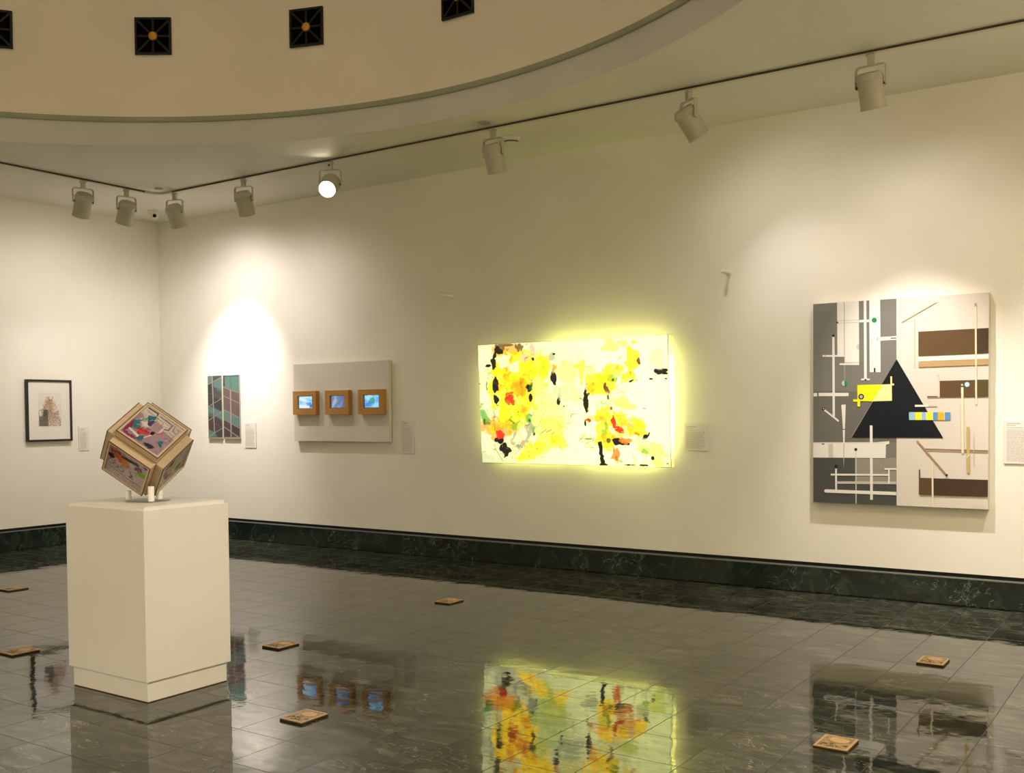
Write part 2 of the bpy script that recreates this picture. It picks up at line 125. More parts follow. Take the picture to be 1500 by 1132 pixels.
BLOBS = [["W",0.5676,0.5239,0.5546,0.5616,0,0.2,0.9,0.5],["PG",0.3481,0.5005,0.0966,0.1449,0,0.5,0.5,0.6],["PG",0.4045,0.4126,0.1048,0.1154,0,0.5,0.5,0.6],["Y",0.2141,0.7096,0.1385,0.161,0,0.5,0.15,0.95],["Y",0.3243,0.748,0.068,0.1301,0,0.5,0.15,0.95],["Y",0.1249,0.5948,0.0611,0.2223,0,0.5,0.15,0.95],["Y",0.2085,0.4742,0.0898,0.1766,0,0.5,0.15,0.95],["Y",0.1548,0.3562,0.0911,0.1041,0,0.5,0.15,0.95],["Y",0.3354,0.8053,0.0582,0.0721,0,0.5,0.15,0.95],["Y",0.1874,0.8579,0.1097,0.0879,0,0.5,0.15,0.95],["O",0.174,0.9322,0.0852,0.047,0,0.6,0.3,0.75],["O",0.1863,0.8139,0.0403,0.0733,0,0.6,0.3,0.75],["O",0.0599,0.2815,0.0623,0.0828,0,0.6,0.3,0.75],["O",0.1332,0.3116,0.0613,0.0597,0,0.6,0.3,0.75],["O",0.2528,0.6493,0.0298,0.073,0,0.6,0.3,0.75],["O",0.2214,0.5917,0.04,0.0881,0,0.6,0.3,0.75],["W",0.1574,0.8745,0.0505,0.0515,0,0.6,0.3,0.9],["W",0.2061,0.7981,0.0301,0.0439,0,0.6,0.3,0.9],["W",0.0333,0.8676,0.0416,0.0894,0,0.6,0.3,0.9],["W",0.0239,0.5078,0.0366,0.0752,0,0.6,0.3,0.9],["W",0.0253,0.1603,0.042,0.0909,0,0.6,0.3,0.9],["OL",0.1754,0.9879,0.0752,0.0118,0,0.8,0.2,0.9],["OL",0.2352,0.9644,0.0199,0.0262,0,0.8,0.2,0.9],["OL",0.139,0.9569,0.0305,0.0206,0,0.8,0.2,0.9],["K",0.0991,0.9198,0.0144,0.0665,20,0.5,0.12,1],["K",0.0897,0.8373,0.0145,0.0563,0,0.5,0.12,1],["K",0.0934,0.6555,0.0144,0.0625,0,0.5,0.12,1],["K",0.0976,0.536,0.0155,0.0567,0,0.5,0.12,1],["K",0.1264,0.943,0.0245,0.0236,30,0.5,0.12,1],["K",0.2873,0.6406,0.0198,0.035,0,0.5,0.12,1],["K",0.3152,0.8673,0.0098,0.0202,0,0.5,0.12,1],["K",0.2922,0.5485,0.0098,0.0292,0,0.5,0.12,1],["K",0.1336,0.1171,0.0307,0.0509,30,0.5,0.12,1],["K",0.3039,0.2821,0.0089,0.0411,10,0.5,0.12,1],["K",0.1102,0.2142,0.0145,0.042,0,0.5,0.12,1],["K",0.0582,0.8213,0.0145,0.0119,0,0.5,0.12,1],["K",0.0018,0.6697,0.0053,0.009,0,0.5,0.12,1],["K",0.0995,0.199,0.0207,0.0211,0,0.5,0.12,1],["R",0.1852,0.5559,0.0222,0.0473,0,0.7,0.2,0.95],["R",0.1675,0.5416,0.0183,0.0326,0,0.7,0.2,0.95],["R",0.194,0.504,0.0101,0.0207,0,0.7,0.2,0.95],["R",0.1028,0.2486,0.0207,0.036,0,0.7,0.2,0.95],["O",0.213,0.6655,0.0201,0.0294,0,0.8,0.4,0.7],["O",0.1586,0.7195,0.0183,0.0354,0,0.8,0.4,0.7],["O",0.2573,0.4145,0.0238,0.044,0,0.8,0.4,0.7],["O",0.1821,0.6373,0.0101,0.0442,0,0.8,0.4,0.7],["O",0.1934,0.267,0.0303,0.0208,0,0.8,0.4,0.7],["G",0.019,0.4023,0.0189,0.083,-15,0.5,0.3,0.8],["G",0.2057,0.3559,0.0342,0.0651,0,0.5,0.3,0.8],["G",0.286,0.3672,0.0238,0.041,0,0.5,0.3,0.8],["Y",0.2062,0.3781,0.0181,0.0355,0,0.5,0.3,0.9],["DG",0.0199,0.357,0.0106,0.0332,0,0.6,0.2,0.9],["DG",0.2858,0.3584,0.0109,0.0176,0,0.6,0.2,0.9],["DG",0.3022,0.64,0.0118,0.0291,0,0.6,0.2,0.9],["PG",0.3367,0.646,0.0273,0.0868,0,0.5,0.4,0.8],["PG",0.3154,0.3553,0.0393,0.0876,0,0.5,0.4,0.8],["YG",0.411,0.268,0.0718,0.1084,0,0.5,0.3,0.75],["YG",0.3703,0.1804,0.0869,0.0728,-20,0.5,0.3,0.75],["Y",0.2898,0.0983,0.0788,0.053,-15,0.5,0.3,0.85],["Y",0.4379,0.1742,0.0439,0.0578,0,0.5,0.3,0.85],["Y",0.2587,0.0458,0.0399,0.0237,0,0.5,0.3,0.85],["GR",0.2275,0.2154,0.0848,0.0665,-35,0.3,0.15,0.8],["W",0.2329,0.2302,0.0599,0.0444,-35,0.3,0.25,0.8],["PK",0.3089,0.9371,0.0157,0.065,-10,0.5,0.3,0.8],["PK",0.2731,0.8816,0.0237,0.0348,0,0.5,0.3,0.8],["GR",0.4143,0.8723,0.0211,0.0428,30,0.4,0.2,0.7],["K",0.425,0.6999,0.0115,0.0486,-8,0.5,0.15,1],["K",0.4452,0.5242,0.0086,0.0372,0,0.5,0.15,1],["K",0.4727,0.4719,0.0057,0.0072,0,0.5,0.15,1],["K",0.4292,0.897,0.0077,0.0086,0,0.5,0.15,1],["K",0.4753,0.8285,0.0057,0.0057,0,0.5,0.15,1],["O",0.4316,0.7854,0.0153,0.0229,0,0.8,0.3,0.9],["O",0.4219,0.7788,0.0077,0.0286,0,0.8,0.3,0.9],["GR2",0.4985,0.5755,0.0617,0.0825,0,0.25,0.15,0.75],["GR2",0.4372,0.599,0.0229,0.0573,0,0.25,0.15,0.75],["PY",0.5065,0.7387,0.056,0.0849,0,0.4,0.2,0.7],["PY",0.6091,0.7615,0.0365,0.042,0,0.4,0.2,0.7],["Y",0.572,0.7494,0.0166,0.0983,8,0.5,0.25,0.85],["Y",0.6032,0.6917,0.0183,0.056,0,0.5,0.25,0.85],["Y",0.545,0.7932,0.0186,0.0141,0,0.5,0.25,0.85],["Y",0.8336,0.8446,0.0277,0.1154,0,0.55,0.15,0.95],["Y",0.7532,0.7537,0.0528,0.0577,0,0.55,0.15,0.95],["Y",0.805,0.6961,0.0349,0.041,0,0.55,0.15,0.95],["Y",0.684,0.6323,0.0715,0.0695,0,0.55,0.15,0.95],["Y",0.6624,0.689,0.0451,0.0362,0,0.55,0.15,0.95],["Y",0.7028,0.4229,0.0624,0.0696,0,0.55,0.15,0.95],["Y",0.8247,0.2973,0.065,0.0853,0,0.55,0.15,0.95],["Y",0.6734,0.2972,0.0451,0.0841,0,0.55,0.15,0.95],["Y",0.6985,0.1852,0.0538,0.056,0,0.55,0.15,0.95],["Y",0.6248,0.6206,0.0364,0.042,0,0.55,0.15,0.95],["Y",0.7465,0.3667,0.0531,0.0555,0,0.55,0.15,0.95],["W",0.7669,0.5187,0.0614,0.0828,0,0.6,0.3,0.85],["W",0.6589,0.4935,0.0451,0.056,0,0.6,0.3,0.85],["W",0.7479,0.4499,0.0266,0.0416,0,0.6,0.3,0.85],["W",0.7769,0.5874,0.0351,0.0413,0,0.6,0.3,0.85],["PYG",0.7666,0.5049,0.0353,0.0359,0,0.6,0.3,0.8],["PYG",0.8012,0.4628,0.0436,0.022,0,0.6,0.3,0.8],["PYG",0.7298,0.941,0.0442,0.0549,0,0.6,0.3,0.8],["PYG",0.7831,0.9574,0.0263,0.0273,0,0.6,0.3,0.8],["PYG",0.9426,0.1206,0.0507,0.0681,0,0.6,0.3,0.8],["PYG",0.8742,0.1328,0.0345,0.0329,0,0.6,0.3,0.8],["PYG",0.9327,0.0248,0.0509,0.0273,0,0.6,0.3,0.8],["O",0.6105,0.5931,0.0238,0.0477,0,0.7,0.4,0.65],["O",0.6747,0.3673,0.0271,0.0364,0,0.7,0.4,0.65],["O",0.7808,0.2973,0.0439,0.0553,0,0.7,0.4,0.65],["O",0.6386,0.3816,0.0363,0.0281,0,0.7,0.4,0.65],["O",0.7347,0.1996,0.0356,0.0363,0,0.7,0.4,0.65],["G",0.7253,0.6833,0.0213,0.0304,0,0.6,0.3,0.75],["G",0.6865,0.2692,0.0252,0.0672,0,0.6,0.3,0.75],["G",0.7587,0.0397,0.0213,0.0195,0,0.6,0.3,0.75],["G",0.8783,0.1191,0.0138,0.0193,0,0.6,0.3,0.75],["DG",0.6988,0.202,0.0126,0.0224,0,0.5,0.2,0.95],["DG",0.7323,0.6747,0.0071,0.0124,0,0.5,0.2,0.95],["BR",0.7013,0.5927,0.0161,0.0583,-15,0.6,0.2,0.95],["BR",0.5878,0.6108,0.0092,0.0337,0,0.6,0.2,0.95],["BR",0.5989,0.5625,0.0147,0.0197,0,0.6,0.2,0.95],["BR",0.8607,0.8089,0.0087,0.0271,0,0.6,0.2,0.95],["BR",0.6903,0.6321,0.009,0.0278,0,0.6,0.2,0.95],["K",0.5901,0.488,0.0119,0.0818,-5,0.5,0.12,1],["K",0.5826,0.3396,0.0055,0.034,0,0.5,0.12,1],["K",0.6606,0.093,0.0118,0.0959,-8,0.5,0.12,1],["K",0.6736,0.0073,0.0218,0.0085,0,0.5,0.12,1],["K",0.7435,0.1928,0.0231,0.0279,30,0.5,0.12,1],["K",0.7743,0.1724,0.0264,0.0125,0,0.5,0.12,1],["K",0.8801,0.2289,0.0258,0.0247,-35,0.5,0.12,1],["K",0.9644,0.7355,0.0301,0.0201,0,0.5,0.12,1],["K",0.9556,0.7131,0.0135,0.0108,0,0.5,0.12,1],["K",0.985,0.7116,0.0117,0.0067,0,0.5,0.12,1],["K",0.9169,0.6746,0.0094,0.0108,0,0.5,0.12,1],["K",0.8264,0.6664,0.0139,0.0082,-20,0.5,0.12,1],["K",0.9895,0.6713,0.0066,0.0053,0,0.5,0.12,1],["K",0.8024,0.0091,0.0264,0.0056,0,0.5,0.12,1],["K",0.8723,0.0089,0.0225,0.0069,0,0.5,0.12,1],["K",0.5986,0.2092,0.0184,0.0057,0,0.5,0.12,1],["K",0.9162,0.0653,0.0069,0.0137,0,0.5,0.12,1],["K",0.9836,0.0265,0.0101,0.0055,0,0.5,0.12,1],["GR",0.9687,0.742,0.01,0.0067,0,0.5,0.2,0.9],["R",0.7282,0.339,0.0134,0.0501,-15,0.6,0.15,1],["R",0.7522,0.2833,0.0266,0.0167,25,0.6,0.15,1],["R",0.7167,0.4505,0.009,0.0181,0,0.6,0.15,1],["R",0.6061,0.3607,0.0174,0.0184,0,0.6,0.15,1],["R",0.7367,0.06,0.0108,0.0307,0,0.6,0.15,1],["PK2",0.8792,0.4504,0.012,0.0109,20,0.6,0.3,0.9],["O2",0.7371,0.081,0.0161,0.0419,0,0.7,0.3,0.9],["O2",0.7835,0.1975,0.0247,0.0194,0,0.7,0.3,0.9],["O2",0.8415,0.2561,0.0174,0.0137,0,0.7,0.3,0.9],["O2",0.7245,0.1296,0.0072,0.0224,0,0.7,0.3,0.9],["GR2",0.9447,0.8306,0.0378,0.0804,0,0.35,0.25,0.6],["GR2",0.5933,0.1765,0.0442,0.0511,0,0.4,0.25,0.7],["GR2",0.8578,0.1875,0.0345,0.0275,0,0.4,0.25,0.7]]
STROKES = [["K",0.3762,0.4492,0.3134,0.2675,0.0028],["K",0.3563,0.4278,0.3039,0.2821,0.0019],["K",0.0818,0.116,0.1208,0.0191,0.0037],["K",0.1676,0.0431,0.2923,0.2087,0.0028],["K",0.0077,0.0916,0.0818,0.116,0.0028],["K",0.0152,0.1753,0.0189,0.1146,0.0046],["K",0.3376,0.2457,0.3726,0.2823,0.0046],["K",0.3721,0.2605,0.4017,0.2824,0.0046],["K",0.4007,0.2389,0.4158,0.268,0.0037],["K",0.5279,0.1684,0.5807,0.2403,0.0028],["K",0.56,0.1332,0.6249,0.1416,0.0028],["K",0.5522,0.2116,0.6171,0.2123,0.0028],["K",0.4316,0.333,0.4596,0.297,0.0028],["OL",0.5552,0.8349,0.5698,0.6368,0.0028],["K",0.0754,0.4767,0.0835,0.3866,0.0046],["K",0.2135,0.4741,0.2997,0.5308,0.0019],["K",0.2678,0.8674,0.3181,0.9076,0.0028],["K",0.9044,0.6887,0.921,0.6636,0.0037],["K",0.9683,0.7152,0.9927,0.6631,0.0028]]

random.seed(4)
rng = np.random.default_rng(7)
scn = bpy.context.scene
COL = scn.collection
PI = math.pi
ZC = 3.63            # ceiling height
RX, RY = 11.3, -11.6 # the room spans x 0..RX and y RY..0

# ------------------------------------------------------------------ materials
MATS = {}
def mat(name, color=(.8, .8, .8), rough=.6, metal=0.0, spec=.5, emit=None, estr=0.0, alpha=1.0):
    if name in MATS: return MATS[name]
    m = bpy.data.materials.new(name); m.use_nodes = True
    b = m.node_tree.nodes['Principled BSDF']
    b.inputs['Base Color'].default_value = (*color, 1)
    b.inputs['Roughness'].default_value = rough
    b.inputs['Metallic'].default_value = metal
    b.inputs['Specular IOR Level'].default_value = spec
    if emit:
        b.inputs['Emission Color'].default_value = (*emit, 1)
        b.inputs['Emission Strength'].default_value = estr
    MATS[name] = m
    return m
def nodes_of(m): return m.node_tree.nodes, m.node_tree.links, m.node_tree.nodes['Principled BSDF']
def paint(name, color, rough=.7, bump=.04, scale=220.0, var=.03):
    m = mat(name, color, rough, spec=.25)
    N, L, b = nodes_of(m)
    tc = N.new('ShaderNodeTexCoord'); no = N.new('ShaderNodeTexNoise')
    no.inputs['Scale'].default_value = scale; no.inputs['Detail'].default_value = 3
    L.new(tc.outputs['Object'], no.inputs['Vector'])
    bu = N.new('ShaderNodeBump'); bu.inputs['Strength'].default_value = bump; bu.inputs['Distance'].default_value = .002
    L.new(no.outputs['Fac'], bu.inputs['Height']); L.new(bu.outputs['Normal'], b.inputs['Normal'])
    n2 = N.new('ShaderNodeTexNoise'); n2.inputs['Scale'].default_value = 1.3; n2.inputs['Detail'].default_value = 4
    L.new(tc.outputs['Object'], n2.inputs['Vector'])
    r = N.new('ShaderNodeValToRGB')
    r.color_ramp.elements[0].position = .3; r.color_ramp.elements[1].position = .7
    r.color_ramp.elements[0].color = (*[max(0, c - var) for c in color], 1)
    r.color_ramp.elements[1].color = (*[min(1, c + var * .5) for c in color], 1)
    L.new(n2.outputs['Fac'], r.inputs['Fac']); L.new(r.outputs['Color'], b.inputs['Base Color'])
    return m
def attr_mat(name, rough=.5, spec=.3, emit=0.0):
    m = mat(name, (1, 1, 1), rough, spec=spec)
    N, L, b = nodes_of(m)
    a = N.new('ShaderNodeAttribute'); a.attribute_name = 'pigment'
    L.new(a.outputs['Color'], b.inputs['Base Color'])
    if emit:
        b.inputs['Base Color'].default_value = (.05, .05, .05, 1)
        L.remove(b.inputs['Base Color'].links[0])
        L.new(a.outputs['Color'], b.inputs['Emission Color']); b.inputs['Emission Strength'].default_value = emit
    return m

WALL = paint('white_wall_paint', (.80, .775, .70))
CEIL = paint('ceiling_paint', (.74, .72, .63))
DRUM = paint('rotunda_paint', (.78, .715, .61))
FASC = paint('cool_grey_fascia', (.56, .56, .53))  # even cooler grey for the band round the ceiling opening
SAGE = paint('sage_green_paint', (.33, .35, .27))
PEDW = paint('pedestal_paint', (.80, .765, .69), .5, .03)
WHITEM = paint('white_enamel', (.70, .68, .61), .4, .02, 300, .01)
BOARDW = paint('white_board', (.66, .635, .575), .6, .02, 200, .015)
BLACK = mat('black_gap', (.004, .004, .004), .8)

def marble(name, base, dark, light, vein, tile, rough, vein_scale, bump, tilt=0.0, spec=.5):
    m = mat(name, base, rough, spec=spec)
    N, L, b = nodes_of(m)
    tc = N.new('ShaderNodeTexCoord')
    def math_(op, a=None, bv=None, v=None):
        n = N.new('ShaderNodeMath'); n.operation = op
        if a is not None: L.new(a, n.inputs[0])
        if bv is not None: L.new(bv, n.inputs[1])
        elif v is not None: n.inputs[1].default_value = v
        return n.outputs[0]
    vec = tc.outputs['Object']
    sep = N.new('ShaderNodeSeparateXYZ'); L.new(vec, sep.inputs[0])
    grout = None; off = vec; cell = None
    if tile:
        sx, sy, ox, oy, gw = tile
        def lines(o, s, off_):
            d = math_('DIVIDE', math_('SUBTRACT', o, v=off_), v=s)
            fr = math_('FRACT', d)
            e = math_('MINIMUM', fr, math_('SUBTRACT', None, fr) if False else None, v=1.0)
            inv = N.new('ShaderNodeMath'); inv.operation = 'SUBTRACT'; inv.inputs[0].default_value = 1.0
            L.new(fr, inv.inputs[1])
            mn = math_('MINIMUM', fr, inv.outputs[0])
            return math_('LESS_THAN', mn, v=gw / s / 2), math_('FLOOR', d)
        gx, cx = lines(sep.outputs[0], sx, ox)
        gy, cy = lines(sep.outputs[1], sy, oy)
        grout = math_('MAXIMUM', gx, gy)
        cmb = N.new('ShaderNodeCombineXYZ'); L.new(cx, cmb.inputs[0]); L.new(cy, cmb.inputs[1])
        wn = N.new('ShaderNodeTexWhiteNoise'); wn.noise_dimensions = '3D'; L.new(cmb.outputs[0], wn.inputs['Vector'])
        cell = wn
        va = N.new('ShaderNodeVectorMath'); va.operation = 'MULTIPLY_ADD'
        va.inputs[1].default_value = (3, 3, 3)
        L.new(wn.outputs['Color'], va.inputs[0]); L.new(vec, va.inputs[2]); off = va.outputs[0]
    n1 = N.new('ShaderNodeTexNoise'); n1.inputs['Scale'].default_value = vein_scale; n1.inputs['Detail'].default_value = 8
    n1.inputs['Roughness'].default_value = .65; n1.inputs['Distortion'].default_value = 1.2
    mp = N.new('ShaderNodeMapping'); mp.inputs['Scale'].default_value = (1, 2.2, 1); mp.inputs['Rotation'].default_value = (0, 0, .35)
    L.new(off, mp.inputs['Vector']); L.new(mp.outputs[0], n1.inputs['Vector'])
    r1 = N.new('ShaderNodeValToRGB'); e = r1.color_ramp.elements
    e[0].position = .36; e[0].color = (*dark, 1); e[1].position = .66; e[1].color = (*light, 1)
    k = e.new(.52); k.color = (*base, 1)
    L.new(n1.outputs['Fac'], r1.inputs['Fac'])
    n2 = N.new('ShaderNodeTexNoise'); n2.inputs['Scale'].default_value = vein_scale * .8; n2.inputs['Detail'].default_value = 5
    n2.inputs['Distortion'].default_value = 2.5; L.new(mp.outputs[0], n2.inputs['Vector'])
    ab = math_('ABSOLUTE', math_('SUBTRACT', n2.outputs['Fac'], v=.5))
    r2 = N.new('ShaderNodeValToRGB'); q = r2.color_ramp.elements
    q[0].position = 0; q[0].color = (1, 1, 1, 1); q[1].position = .012; q[1].color = (0, 0, 0, 1)
    L.new(ab, r2.inputs['Fac'])
    n3 = N.new('ShaderNodeTexNoise'); n3.inputs['Scale'].default_value = vein_scale * .5; L.new(off, n3.inputs['Vector'])
    msk = math_('MULTIPLY', r2.outputs['Color'], math_('GREATER_THAN', n3.outputs['Fac'], v=.52))
    mix = N.new('ShaderNodeMix'); mix.data_type = 'RGBA'
    L.new(math_('MULTIPLY', msk, v=.7), mix.inputs['Factor']); L.new(r1.outputs['Color'], mix.inputs['A']); mix.inputs['B'].default_value = (*vein, 1)
    out = mix.outputs['Result']
    if grout is not None:
        hv = N.new('ShaderNodeHueSaturation'); L.new(out, hv.inputs['Color'])
        L.new(math_('ADD', math_('MULTIPLY', cell.outputs['Value'], v=.5), v=.75), hv.inputs['Value']); out = hv.outputs[0]
        m2 = N.new('ShaderNodeMix'); m2.data_type = 'RGBA'; L.new(grout, m2.inputs['Factor']); L.new(out, m2.inputs['A'])
        m2.inputs['B'].default_value = (.018, .016, .012, 1); out = m2.outputs['Result']
        rr = N.new('ShaderNodeMath'); rr.operation = 'MULTIPLY_ADD'; L.new(grout, rr.inputs[0]); rr.inputs[1].default_value = .5; rr.inputs[2].default_value = rough
        nr = N.new('ShaderNodeMath'); nr.operation = 'MULTIPLY_ADD'; L.new(n1.outputs['Fac'], nr.inputs[0]); nr.inputs[1].default_value = .035; L.new(rr.outputs[0], nr.inputs[2])
        L.new(nr.outputs[0], b.inputs['Roughness'])
        sp = N.new('ShaderNodeMath'); sp.operation = 'MULTIPLY_ADD'; L.new(n1.outputs['Fac'], sp.inputs[0]); sp.inputs[1].default_value = 1.3; sp.inputs[2].default_value = -.07
        L.new(sp.outputs[0], b.inputs['Specular IOR Level'])
    L.new(out, b.inputs['Base Color'])
    nb = N.new('ShaderNodeTexNoise'); nb.inputs['Scale'].default_value = 5; nb.inputs['Detail'].default_value = 3; L.new(off, nb.inputs['Vector'])
    bu = N.new('ShaderNodeBump'); bu.inputs['Strength'].default_value = bump; bu.inputs['Distance'].default_value = .02
    L.new(nb.outputs['Fac'], bu.inputs['Height']); L.new(bu.outputs['Normal'], b.inputs['Normal'])
    b.inputs['IOR'].default_value = 1.52
    return m
FLOORM = marble('polished_grey_green_marble', (.021, .026, .018), (.009, .012, .008), (.085, .090, .066), (.28, .28, .22),
                (.305, .305, .29, -1.897, .004), .022, 5.0, .06)
BASEM = marble('dark_green_marble', (.009, .018, .013), (.003, .007, .005), (.022, .038, .029), (.20, .24, .20),
               None, .10, 6.0, .01)

# ------------------------------------------------------------------ mesh helpers
def new_obj(name, bm, m, parent=None, smooth=False):
    me = bpy.data.meshes.new(name); bm.normal_update(); bm.to_mesh(me); bm.free()
    for x in (m if isinstance(m, (list, tuple)) else [m]): me.materials.append(x)
    if smooth:
        for p in me.polygons: p.use_smooth = True
        me.set_sharp_from_angle(angle=math.radians(40))
    o = bpy.data.objects.new(name, me); COL.objects.link(o)
    if parent: o.parent = parent
    return o
def box(bm, x0, x1, y0, y1, z0, z1, bev=0.0, mi=0, M=None):
    g = bmesh.ops.create_cube(bm, size=1)['verts']
    for v in g:
        v.co = Vector((x0 + (v.co.x + .5) * (x1 - x0), y0 + (v.co.y + .5) * (y1 - y0), z0 + (v.co.z + .5) * (z1 - z0)))
    fs = list({f for v in g for f in v.link_faces})
    if bev:
        es = list({e for v in g for e in v.link_edges})
        r = bmesh.ops.bevel(bm, geom=es, offset=bev, segments=2, profile=.6, affect='EDGES')
        fs = [f for f in set(r['faces']) | set(fs) if f.is_valid]
    vs = {v for f in fs for v in f.verts}
    for f in fs: f.material_index = mi
    if M is not None:
        for v in vs: v.co = M @ v.co
    return fs
def lathe(bm, prof, seg=32, M=None, mi=0, cap=True):
    rings = []
    for r, z in prof:
        ring = [bm.verts.new((r * math.cos(2 * PI * i / seg), r * math.sin(2 * PI * i / seg), z)) for i in range(seg)]
        rings.append(ring)
    for a, b in zip(rings, rings[1:]):
        for i in range(seg):
            f = bm.faces.new((a[i], a[(i + 1) % seg], b[(i + 1) % seg], b[i])); f.material_index = mi
    if cap:
        f = bm.faces.new(rings[0][::-1]); f.material_index = mi
        f = bm.faces.new(rings[-1]); f.material_index = mi
    if M is not None:
        for ring in rings:
            for v in ring: v.co = M @ v.co
def tube(bm, pts, r, seg=10):
    pts = [Vector(p) for p in pts]; rings = []
    for i, p in enumerate(pts):
        d = (pts[min(i + 1, len(pts) - 1)] - pts[max(i - 1, 0)]).normalized()
        q = d.to_track_quat('Z', 'Y')
        rings.append([bm.verts.new(p + q @ Vector((r * math.cos(2 * PI * k / seg), r * math.sin(2 * PI * k / seg), 0))) for k in range(seg)])
    for a, b in zip(rings, rings[1:]):
        for k in range(seg): bm.faces.new((a[k], a[(k + 1) % seg], b[(k + 1) % seg], b[k]))
    bm.faces.new(rings[0][::-1]); bm.faces.new(rings[-1])
def strip(bm, pts, w, t, side):
    """flat strap of width w (along side) and thickness t following pts"""
    side = Vector(side).normalized(); pts = [Vector(p) for p in pts]; rings = []
    for i, p in enumerate(pts):
        d = (pts[min(i + 1, len(pts) - 1)] - pts[max(i - 1, 0)]).normalized()
        n = d.cross(side).normalized()
        rings.append([bm.verts.new(p + side * sx * w / 2 + n * sn * t / 2) for sx, sn in ((-1, -1), (1, -1), (1, 1), (-1, 1))])
    for a, b in zip(rings, rings[1:]):
        for k in range(4): bm.faces.new((a[k], a[(k + 1) % 4], b[(k + 1) % 4], b[k]))
    bm.faces.new(rings[0][::-1]); bm.faces.new(rings[-1])
def frame_bars(bm, u0, u1, v0, v1, w, d0, d1, M, bev=0.0):
    """four mitred-looking bars of a rectangular frame in the local u,v plane, depth d0..d1"""
    for a in ((u0, u1, v1 - w, v1), (u0, u1, v0, v0 + w), (u0, u0 + w, v0 + w, v1 - w), (u1 - w, u1, v0 + w, v1 - w)):
        box(bm, a[0], a[1], a[2], a[3], d0, d1, bev, 0, M)
def thing(name, label, cat, loc=(0, 0, 0), group=None):
    o = bpy.data.objects.new(name, None); COL.objects.link(o); o.location = loc; o.empty_display_size = .1
    return tag(o, label, cat, group)
def tag(o, label, cat, group=None):
    o['label'] = label; o['category'] = cat
    if group: o['group'] = group
    return o
def struct(name, bm, m, smooth=False):
    o = new_obj(name, bm, m, None, smooth); o['kind'] = 'structure'; return o
# local frames: things on the long wall have u=+x, v=+z, depth=-y (out of the wall); on the short wall u=-y... out=+x
def wall_frame(which):
    if which == 'long': return Matrix(((1, 0, 0, 0), (0, 0, -1, 0), (0, 1, 0, 0), (0, 0, 0, 1)))
    return Matrix(((0, 0, 1, 0), (1, 0, 0, 0), (0, 1, 0, 0), (0, 0, 0, 1)))
LONG, SHORT = wall_frame('long'), wall_frame('short')

